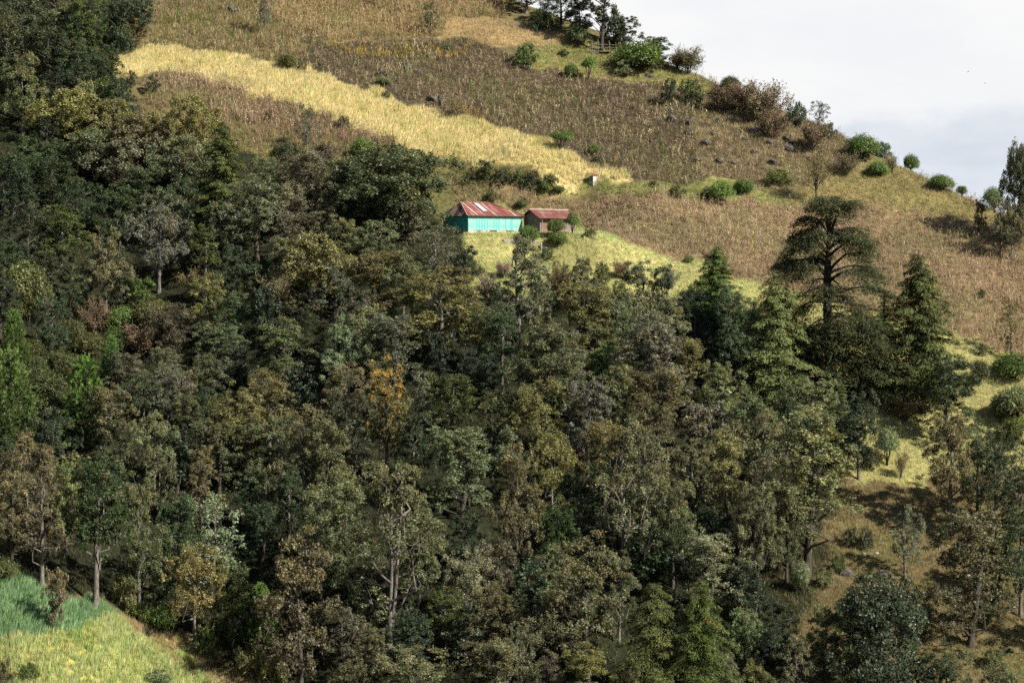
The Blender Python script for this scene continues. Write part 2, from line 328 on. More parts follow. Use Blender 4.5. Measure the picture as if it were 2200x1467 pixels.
def cedar(seed, Ht, W, cb=.06, dens=1.0, power=.8, droop=.35, gap=0.0, ls=.55, name='cedar', lev=.62):
    rng = np.random.default_rng(seed); tr = MB(); cr = MB()
    zz = np.linspace(-.4, Ht, 10); tr.tube(np.stack([.1*np.sin(zz*.4), .1*np.cos(zz*.3), zz], 1), np.maximum(.03, (.02*Ht+.05)*(1-zz/Ht)**.8+.02), 7)
    z = cb*Ht; k = 0
    while z < Ht*.985:
        t = (z/Ht-cb)/(1-cb); Lm = W/2*(1-t)**power*(.55+.45*min(1, t*5+.4))
        nb = 5 if t < .85 else 4
        for b in range(nb):
            if rng.random() < gap: continue
            a = k*1.1+b*2*math.pi/nb+rng.normal()*.3; ln = max(.35, Lm*rng.uniform(.6, 1.12)); e = np.array([math.cos(a), math.sin(a), 0]); sd = np.array([-math.sin(a), math.cos(a), 0])
            up = rng.uniform(-.05, .28); s = np.linspace(0, 1, 6)
            pts = np.array([[0, 0, z]])+e*ln*s[:, None]+np.array([0, 0, 1.])*(ln*(up*s-droop*s**2.2))[:, None]
            tr.tube(pts, np.array([.09, .075, .06, .045, .03, .012])*min(1, .3+ln/4), 4)
            n = int((14+60*ln)*dens)
            ss = 1-rng.random(n)**1.2*.9; wd = ln*.42*(1.12-ss*.8)
            lat = rng.uniform(-1, 1, n)*wd
            base = np.stack([np.interp(ss, s, pts[:, i]) for i in range(3)], 1)+sd*lat[:, None]
            base[:, 2] -= np.abs(lat)*.30+rng.random(n)**2*.38
            base += rng.normal(size=(n, 3))*np.array([.08, .08, .05])
            tang = e*.8+sd*np.sign(lat)[:, None]*.65+np.array([0, 0, -.28])+rng.normal(size=(n, 3))*.22
            nn = np.array([0, 0, 1.])+rng.normal(size=(n, 3))*.5+e*.35
            sz = ls*rng.uniform(.6, 1.25, n)*min(1, .45+ln*.25)
            V, Q = cards(rng, base, nn, sz, sz*.20, tang, fold=.22)
            tone = rng.random(); C = leafcol(rng, n, .5*tone+.5*rng.random(n), .22, .07); C[:, :3] *= math.exp(rng.normal(0, .14)); C[:, :3] *= (.85+.3*ss)[:, None]
            cr.add(V, Q, None, np.repeat(C, 4, 0))
        z += lev*rng.uniform(.75, 1.25)*(.75 if t > .7 else 1); k += 1
    return finish(name, tr, cr, M_DBARK, M_NEED)
def open_cedar(seed=5):
    """the great open cedar: domed top of arching limbs, bare middle, drooping lower plates"""
    rng = np.random.default_rng(seed); tr = MB(); cr = MB(); Ht = 27.
    zz = np.linspace(-.5, 21, 12); ax = .9*np.sin(zz*.12); tr.tube(np.stack([ax, .2*np.cos(zz*.3), zz], 1), np.interp(zz, [0, 4, 12, 18, 21], [.95, .72, .6, .45, .22]), 8)
    def at(z): return np.array([.9*math.sin(z*.12), .2*math.cos(z*.3), z])
    def spray(c, r, n, e):
        base = c+rng.normal(size=(n, 3))*np.array([r, r, .16*r+.06]); base[:, 2] -= .22*np.sum((base[:, :2]-c[:2])**2, 1)/max(r, .3)
        tang = e+rng.normal(size=(n, 3))*.5+np.array([0, 0, -.25]); nn = np.array([0, 0, 1.])+rng.normal(size=(n, 3))*.33
        sz = .58*rng.uniform(.6, 1.3, n); V, Q = cards(rng, base, nn, sz, sz*.20, tang, fold=.2)
        C = leafcol(rng, n, .62*rng.random()+.38*rng.random(n), .22, .08); C[:, :3] *= math.exp(rng.normal(0, .15)); cr.add(V, Q, None, np.repeat(C, 4, 0))
    def limb(zs, a, r, ze, leafy, r0, dens=1.0, bare=.55, sag=.6, wild=.5):
        """limb from the trunk at height zs that sweeps up and levels out to radius r, height ze"""
        e = np.array([math.cos(a), math.sin(a), 0]); sd = np.array([-e[1], e[0], 0]); s = np.linspace(0, 1, 10); A = at(zs); E = np.array([0, 0, ze])+e*r+np.array([at(zs)[0], 0, 0])*.6
        Bc = A*.55+E*.45; Bc[2] = ze+.6 if ze > zs else zs+.3
        pts = (1-s)[:, None]**2*A+2*((1-s)*s)[:, None]*Bc+s[:, None]**2*E+sd*(wild*np.sin(s*4.5+a*3)*s)[:, None]+np.array([0, 0, 1.])*(.25*np.sin(s*7+a)*s-sag*s**4)[:, None]
        tr.tube(pts, r0*(1.02-s*.88), 6)
        for q in np.linspace(bare, 1, int(4+r*1.1)):
            b = np.array([np.interp(q, s, pts[:, i]) for i in range(3)])
            for sg in (-1, 1):
                ll = r*.26*(1.3-q)*rng.uniform(.5, 1.5)+.35; d = unit(e*.75+sd*sg*rng.uniform(.5, 1.1)+np.array([0, 0, rng.uniform(-.12, .16)])); tip = b+d*ll+np.array([0, 0, -.03*ll*ll])
                tr.tube([b, (b+tip)/2+np.array([0, 0, .05]), tip], [r0*.2, r0*.13, .012], 3)
                if rng.random() < leafy:
                    spray(tip, .66+.1*ll, int(42*dens), d); spray((b+tip)/2, .5+.08*ll, int(26*dens), d)
        if leafy > .3: spray(pts[-1], .9, int(60*dens), e)
    for i in range(36):   # the domed top in flat irregular tiers
        r = 8.3*math.sqrt((i+.6)/36)*rng.uniform(.8, 1.08); ze = 25.8-(r/8.3)**2.2*11.5+rng.normal()*.9
        limb(min(20.5, max(12.0, ze-rng.uniform(1.5, 4.0)+.10*r)), i*2.4+rng.normal()*.3, r, ze, .92, .07+.024*r, .75, .55, rng.uniform(.6, 2.8))
    for i in range(12): zs = rng.uniform(9.5, 15.5); limb(zs, i*2.4+.9, rng.uniform(3.5, 7.0), zs-rng.uniform(-1.5, 3.2), .55, .13, .7, .5, 2.2, .9)
    for i in range(8): zs = rng.uniform(8.5, 14.5); limb(zs, i*2.2+.4, rng.uniform(3.0, 6.5), zs-rng.uniform(-1.0, 2.2), .07, rng.uniform(.10, .17), .7, .45, 1.2, .9)
    for i in range(12): zs = rng.uniform(7.0, 12.5); limb(zs, math.pi+rng.normal()*1.0, rng.uniform(6, 9), zs+rng.uniform(-1.5, .8), .9, .15, .9, .5, .8)
    for i in range(7): zs = rng.uniform(4.5, 8.5); limb(zs, rng.normal()*.9, rng.uniform(5.5, 8.5), zs+rng.uniform(-1.8, .5), .9, .14, .9, .5, .8)
    for i in range(26): zs = rng.uniform(1.2, 9.5); limb(zs, i*2.4+3, rng.uniform(4.5, 8.2), zs+rng.uniform(-1.2, .8), .95, .13, .95, .35, .7)
    d = finish('open_cedar', tr, cr, M_DBARK, M_NEED); return d
def pine(seed, Ht, W, name='pine', cb=.1):
    rng = np.random.default_rng(seed); tr = MB(); cr = MB()
    zz = np.linspace(-.4, Ht*.97, 8); tr.tube(np.stack([0*zz, 0*zz, zz], 1), np.maximum(.03, (.018*Ht+.03)*(1-zz/Ht)+.02), 6)
    def tuft(p, d, sz, tone):
        n = 30; s = rng.random(n); rd = rdir(rng, n); rd = unit(rd-d*np.sum(rd*d, 1, keepdims=True))
        dirs = unit(rd*(.95-.55*s[:, None])+d*(.55+.6*s[:, None])); b = p+d*(s*sz*1.5)[:, None]
        l = sz*rng.uniform(.6, 1.0, n)
        V, Q = cards(rng, b+dirs*l[:, None]*.5, np.cross(dirs, rdir(rng, n)), l, .075+.0*l, dirs)
        C = leafcol(rng, n, 1.0, .18, .06); C[:, :3] *= tone; cr.add(V, Q, None, np.repeat(C, 4, 0))
    z = cb*Ht; k = 0
    while z < Ht*.95:
        t = (z/Ht-cb)/(1-cb); Lm = W/2*(1-t)**.75+.25; nb = 7 if t < .6 else 5
        for b in range(nb):
            a = k*1.3+b*2*math.pi/nb+rng.normal()*.25; e = np.array([math.cos(a), math.sin(a), 0]); ln = Lm*rng.uniform(.6, 1.1)
            s = np.linspace(0, 1, 5); pts = np.array([0, 0, z])+e*ln*s[:, None]*.95+np.array([0, 0, 1.])*(ln*(.05*s+.42*s**2))[:, None]
            tr.tube(pts, np.array([.06, .05, .04, .03, .015]), 4); top = .75+.55*t
            tuft(pts[-1], unit(e*.25+np.array([0, 0, 1.])), rng.uniform(.34, .5), top*rng.uniform(.9, 1.3)*1.15)
            for q in range(int(2+ln*4.0)):
                f = rng.uniform(.25, 1); pp = np.array([np.interp(f, s, pts[:, i]) for i in range(3)]); sd = unit(e*.7+rdir(rng, 1)[0]*.7+np.array([0, 0, .45]))
                tuft(pp+sd*rng.uniform(.12, .4), sd, rng.uniform(.28, .42), top*rng.uniform(.6, 1.0))
        z += rng.uniform(.6, .85)*(1 if t < .6 else .75); k += 1
    for q in range(4): tuft(np.array([0, 0, Ht*.95])+rng.normal(size=3)*.1, unit(np.array([rng.normal()*.2, rng.normal()*.2, 1])), .5, 1.5)
    return finish(name, tr, cr, M_BARK, M_NEED)
def dome(seed, Ht, W, heads=7, stem=.35, ls=.2, name='shrub', dens=1.0, hr=.42, full=False, twigcol=M_BARK):
    """shrub of dense leafy umbrella heads on forking stems"""
    rng = np.random.default_rng(seed); tr = MB(); cr = MB()
    for i in range(heads):
        a = i*2.4+rng.normal()*.3; rr = math.sqrt((i+.3)/heads)*W/2*(1-hr*.75); c = np.array([rr*math.cos(a), rr*math.sin(a), 0]); r = W*hr/2*rng.uniform(.6, 1.3)
        top = Ht*(1-.42*(rr/(W/2))**2)*rng.uniform(.8, 1.03); c[2] = top-r*.8
        tr.tube([[0, 0, -.3], c*np.array([.25, .25, 0])+np.array([0, 0, Ht*.18]), c*np.array([.7, .7, 0])+np.array([0, 0, c[2]*.6]), c], [.05+.012*Ht, .05+.006*Ht, .05, .02], 5)
        for q in range(6):
            d = rdir(rng, 1)[0]; d[2] = abs(d[2]); tr.tube([c*np.array([.8, .8, .75]), c+d*r*.8], [.025, .01], 3)
        n = int(2.2*math.pi*r*r/(ls*ls*.55)*dens*1.7); d = rdir(rng, n); d[:, 2] = np.abs(d[:, 2])*1.0-(.95 if full else .55)*rng.random(n)**1.5; d = unit(d)
        lump = 1+.26*np.sin(d[:, 0]*7+i)*np.cos(d[:, 1]*6+2*i)+.08*np.sin(d[:, 2]*11+d[:, 0]*9)
        pos = c+d*r*np.array([1, 1, .85])*(rng.uniform(.72, 1.05, n)*lump)[:, None]
        sz = ls*rng.uniform(.6, 1.3, n); V, Q = cards(rng, pos, d*.7+np.array([0, 0, .45])+rng.normal(size=(n, 3))*.5, sz, sz*.5, fold=.1)
        C = leafcol(rng, n, .5*rng.random(n)+.5*np.clip(d[:, 2]*.5+.5, 0, 1), .22, .08); C[:, :3] *= math.exp(rng.normal(0, .12)); cr.add(V, Q, None, np.repeat(C, 4, 0))
    return finish(name, tr, cr, twigcol, M_DOME)
def twiggy(seed, Ht, W, name='twig_bush', leafn=700, trunk=0.0, ns=150, ls=.17):
    """fine bare twigs fanning up from the base, with few leaves"""
    rng = np.random.default_rng(seed); tr = MB(); cr = MB(); z0 = trunk*Ht
    if trunk: tr.tube([[0, 0, -.3], [.05, 0, z0*.5], [0, .05, z0+.2]], [.16, .12, .1], 6)
    tips = []
    for i in range(9):
        a = i*2.4+rng.normal()*.3; rr = rng.uniform(.15, .95)*W/2; z = Ht*rng.uniform(.55, .95)*(1-.35*(rr/(W/2))**2)
        e = np.array([rr*math.cos(a), rr*math.sin(a), z]); m1 = np.array([e[0]*.3, e[1]*.3, z0+(z-z0)*.45])
        tr.tube([[0, 0, max(-.2, z0-.1)], m1, (m1+e)/2+rng.normal(size=3)*.12, e], [.07, .05, .035, .012], 4); tips.append((m1, e))
    V = []; C = []
    b0 = []; b1 = []
    for i in range(ns*5):
        m1, e = tips[i % 9]; f = rng.uniform(.0, 1); s = m1+(e-m1)*f; d = unit(rng.normal(size=3)*.75+np.array([0, 0, .7])+unit(e-m1)*.35); ln = rng.uniform(.25, .75)*W*.2+.2
        b0.append(s+rng.normal(size=3)*W*.05); b1.append(b0[-1]+d*ln)
    b0 = np.array(b0); b1 = np.array(b1); d = unit(b1-b0); V, Q = cards(rng, (b0+b1)/2, np.cross(d, rdir(rng, len(d))), np.linalg.norm(b1-b0, axis=1), .035, d)
    C = leafcol(rng, len(d), 0.0, .25, .06); C[:, 3] = 0.0; cr.add(V, Q, None, np.repeat(C, 4, 0))
    if leafn:
        k = rng.integers(0, len(b0), leafn); pos = b0[k]+(b1-b0)[k]*rng.random((leafn, 1))+rng.normal(size=(leafn, 3))*.06; sz = ls*rng.uniform(.6, 1.3, leafn)
        V, Q = cards(rng, pos, rng.normal(size=(leafn, 3))+np.array([0, 0, .6]), sz, sz*.55); C = leafcol(rng, leafn, 2.0, .25, .1); cr.add(V, Q, None, np.repeat(C, 4, 0))
    return finish(name, tr, cr, M_BARK, M_TWIG)
def agave(seed=3):
    rng = np.random.default_rng(seed); cr = MB(); n = 26; a = np.arange(n)*2.4; el = np.linspace(.15, 1.35, n)
    d = np.stack([np.cos(a)*np.cos(el), np.sin(a)*np.cos(el), np.sin(el)], 1); l = rng.uniform(.9, 1.3, n)
    V, Q = cards(rng, d*l[:, None]*.5, np.stack([-np.cos(a)*np.sin(el), -np.sin(a)*np.sin(el), np.cos(el)], 1), l, .16, d); cr.add(V, Q, None, np.repeat(leafcol(rng, n, 1.0, .15, .04), 4, 0))
    return finish('agave', MB(), cr, M_BARK, M_DOME)
PROTO = {}
def reg(k, d): PROTO.setdefault(k, []).append(d)
for s, (h_, w_, c_, p_, n_, l_, k_, f_) in enumerate(((13, 9.5, .2, 'round', 11, .25, .82, .85), (14, 8, .22, 'tall', 13, .24, .75, 1.15), (12, 8.5, .18, 'top', 12, .23, .78, 1.0), (13, 9, .25, 'round', 14, .2, .8, 1.2), (14, 8.5, .12, 'cone', 13, .26, .75, 1.0), (12, 9.5, .3, 'top', 10, .27, .7, .8))):
    reg('oak', broadleaf(100+s, h_, w_, c_, p_, n_, l_, 15, 14, 10, .225, keep=k_, flat=f_, bark=M_PALEBARK if s % 2 else M_BARK))
for s in range(4): reg('oaktall', broadleaf(120+s, 16, 8.5, .28, 'tall', 15, .22, 13, 14, 10, .225, keep=.74, flat=1.25, bark=M_PALEBARK if s % 2 else M_BARK))
for s in range(2): reg('oakdense', broadleaf(140+s, 12, 11.5, .10, 'round', 18, .24, 18, 13, 10, .27, keep=.97))
for s in range(3): reg('oaksparse', broadleaf(150+s, 12, 9, .25, 'top', 11, .26, 12, 8, 6, .28, keep=.72, twigs=1, bark=M_PALEBARK))
for s in range(2): reg('twotrunk', broadleaf(160+s, 18, 10, .22, 'tall', 15, .21, 13, 14, 10, .225, keep=.74, flat=1.2, multi=2, bark=M_PALEBARK))
reg('palepole', broadleaf(171, 17, 7.5, .38, 'top', 14, .25, 14, 14, 10, .225, keep=.8, flat=1.2, bark=M_PALEBARK))
for s in range(3): reg('smalloak', broadleaf(180+s, 6.5, 4.6, .22, 'round', 8, .3, 10, 11, 9, .23))
for s in range(2): reg('narrow', broadleaf(190+s, 11, 4.6, .16, 'cone', 11, .36, 9, 12, 9, .24, keep=.8))
for s in range(2): reg('flat', broadleaf(200+s, 8.5, 10, .26, 'round', 14, .21, 14, 12, 10, .25, flat=.55, bark=M_REDBARK))
for s in range(2): reg('golden', broadleaf(210+s, 16, 8.5, .3, 'tall', 13, .23, 12, 12, 9, .25, keep=.72, leaf=M_GOLD, flat=1.1, twigs=1))
for s in range(2): reg('bush', broadleaf(220+s, 3.2, 4.2, .04, 'round', 7, .32, 10, 8, 8, .22))
for s in range(2): reg('cedar', cedar(300+s, 17, 11.5, dens=1.0, lev=.55, power=.6, droop=.25))
reg('cedarslim', cedar(311, 16, 8, dens=1.0, power=.7, ls=.5)); reg('cedarslim', cedar(312, 13, 7.5, dens=1.0, power=.9, ls=.5))
reg('cedarfine', cedar(320, 18, 11, dens=1.0, power=.5, droop=.45, ls=.42, lev=.5))
reg('opencedar', open_cedar())
reg('ridgefir', broadleaf(330, 19, 7.5, .28, 'tall', 15, .2, 10, 9, 8, .36, keep=.62))
for s in range(2): reg('pine', pine(340+s, 11, 7))
for s in range(3): reg('dome', dome(400+s, 3.0, 4.0, 10, hr=.56, full=True))
for s in range(2): reg('domelow', dome(410+s, 2.6, 4.6, 14, hr=.5, full=True))
for s in range(2): reg('dometree', dome(420+s, 3.6, 3.2, 6, hr=.68))
for s in range(2): reg('twig', twiggy(430+s, 3.6, 4.4, leafn=500, ns=260))
for s in range(2): reg('twigleaf', twiggy(440+s, 4.5, 5.2, leafn=5200, ns=230))
reg('twigtree', twiggy(450, 8.5, 6.5, trunk=.22, leafn=1500, ns=330)); reg('twigtree', twiggy(451, 8.5, 6, trunk=.25, leafn=500, ns=320))
reg('agave', agave())

# ------------------------------------------------------------------ things: placing helpers
def tag(o, label=None, cat=None, group=None, kind=None):
    if label: o['label'] = label
    if cat: o['category'] = cat
    if group: o['group'] = group
    if kind: o['kind'] = kind
    return o
def empty(name, loc, rz=0.0):
    e = bpy.data.objects.new(name, None); COL.objects.link(e); e.location = loc; e.rotation_euler = (0, 0, rz); e.empty_display_size = .5; return e
def child(name, me, parent, col=None):
    o = bpy.data.objects.new(name, me); COL.objects.link(o); o.parent = parent
    if col is not None: o.color = col
    return o
TINT = {  # crown colour, share of browned leaves, colour words
 'og': ((.124, .136, .064), .26, 'grey-olive'), 'od': ((.046, .064, .028), .16, 'dark green'), 'ob': ((.112, .108, .058), .36, 'bronze-brown'),  # od: its dark colour also stands in for shade in the upper-left wood
 'oy': ((.165, .168, .060), .30, 'yellow-olive'), 'gn': ((.060, .086, .022), .14, 'fresh green'), 'gp': ((.165, .178, .105), .18, 'pale grey-green'),
 'go': ((.115, .120, .055), .44, 'gold-patched'), 'ob2': ((.07, .09, .04), .1, 'dark green'), 'ou': ((.030, .046, .024), .10, 'shade-toned dark green'), 'gg': ((.112, .118, .076), .20, 'dull grey'), 'br': ((.130, .090, .052), .5, 'reddish-brown'), 'ce': ((.076, .094, .042), .10, 'blue-green'),  # ou: filler crowns coloured darker so the gaps look shaded
 'cg': ((.084, .115, .036), .05, 'deep green'), 'cy': ((.150, .165, .060), .12, 'yellowish'), 'pi': ((.105, .165, .045), .0, 'bright green'),
 'sh': ((.105, .152, .036), .22, 'bright green'), 'sd': ((.082, .094, .032), .28, 'mid green'), 'sp': ((.130, .165, .075), .2, 'pale green'),
 'tb': ((.120, .090, .060), .5, 'brown'), 'tg': ((.150, .135, .115), .4, 'grey'), 'tp': ((.190, .150, .130), .3, 'pinkish-grey'), 'ag': ((.10, .17, .14), 0, 'blue-grey'), 'ty': ((.20, .15, .06), .3, 'yellowing')}
NOUN = {'oak': ('oak_tree', 'round oak'), 'oaktall': ('oak_tree', 'tall oak'), 'oakdense': ('oak_tree', 'dense round oak'), 'oaksparse': ('thin_crowned_tree', 'thin-crowned tree'), 'twotrunk': ('oak_tree', 'twin-trunked oak'),
 'palepole': ('pole_tree', 'pale-trunked tree'), 'smalloak': ('young_oak', 'small oak'), 'narrow': ('narrow_oak', 'narrow pointed oak'), 'flat': ('flat_topped_tree', 'flat-topped tree'), 'golden': ('golden_oak', 'gold-flecked oak'),
 'bush': ('leafy_bush', 'leafy bush'), 'cedar': ('cedar_tree', 'layered conifer'), 'cedarslim': ('cedar_tree', 'slim layered conifer'), 'cedarfine': ('cedar_tree', 'fine-layered conifer'), 'opencedar': ('cedar_tree', 'open conifer'),
 'ridgefir': ('ridge_tree', 'ragged tall tree'), 'pine': ('pine_tree', 'candle-tipped pine'), 'dome': ('domed_shrub', 'domed shrub'), 'domelow': ('domed_shrub', 'spreading domed shrub'), 'dometree': ('umbrella_shrub', 'umbrella-shaped small tree'),
 'twig': ('twiggy_bush', 'bare twiggy bush'), 'twigleaf': ('twiggy_bush', 'brushy bush'), 'twigtree': ('twiggy_tree', 'fan-branched twiggy tree'), 'agave': ('agave_plant', 'spiky agave')}
rs = random.Random(11); ITEMS = []; _cnt = {}
def plant(u, vt, vb, wpx, kind, tint, label=None, ref=None, group=None):
    pr = PROTO[kind]; i = _cnt.get(kind, 0); _cnt[kind] = i+1; d = pr[i % len(pr)]
    p = P(u, vb); mpp = p[1]/F
    hm = (vb-vt)*mpp; wm = wpx*mpp
    name, noun = NOUN[kind]
    e = empty(name, (p[0], p[1], p[2]-.12), rs.uniform(0, 6.28)); sx = wm/d['W']; sz = hm/d['H']
    sx = min(max(sx, sz*.5), sz*2.2); e.scale = (sx, sx*rs.uniform(.9, 1.1), sz)
    c, bf, cw = TINT[tint]; j = math.exp(max(-.3, min(.3, rs.gauss(.03, .19))))
    if kind == 'pine': j = 1.05
    rgb = tuple(max(.004, x*j*math.exp(rs.gauss(0, .07))) for x in c)
    if d['trunk']: child('trunk', d['trunk'], e)
    child('crown', d['crown'], e, rgb+(max(0, bf+rs.gauss(0, .05)) if bf else 0,))
    cat = 'pine' if kind == 'pine' else 'conifer' if 'cedar' in kind else 'agave' if kind == 'agave' else 'shrub' if kind in ('bush', 'dome', 'domelow', 'twig', 'twigleaf') else 'tree'
    tag(e, None, cat, group or ('shrubs on the hillside' if cat == 'shrub' else 'trees of the wooded slope'))
    ITEMS.append(dict(o=e, u=u, vt=vt, vb=vb, wpx=wpx, v=(vt+vb)/2, h=vb-vt, kind=kind, noun=f'{cw} {noun}', label=label, ref=ref))
    return e
def parse(txt):
    for ln in txt.strip().splitlines():
        ln = ln.strip()
        if not ln or ln[0] == '#': continue
        a = ln.split('|'); q = a[0].split(); k, t = q[4].split('.')
        u_, t_, b_, w_ = map(float, q[:4])
        if k == 'oak' and len(a) == 1 and 380 < u_ < 1660 and 620 < (t_+b_)/2 < 1420:   # the middle of the wood: fewer, larger crowns
            _cnt['mid'] = _cnt.get('mid', 0)+1
            if t in ('od', 'gg') and _cnt['mid'] % 3: continue
            t_ -= .10*(b_-t_); w_ *= 1.15
        elif k in ('oak', 'oaktall', 'twotrunk') and len(a) > 1: t_ -= .05*(b_-t_); w_ *= 1.06
        plant(u_, t_, b_, w_, k, t, a[1].strip() if len(a) > 1 else None, a[2].strip() if len(a) > 2 else None)
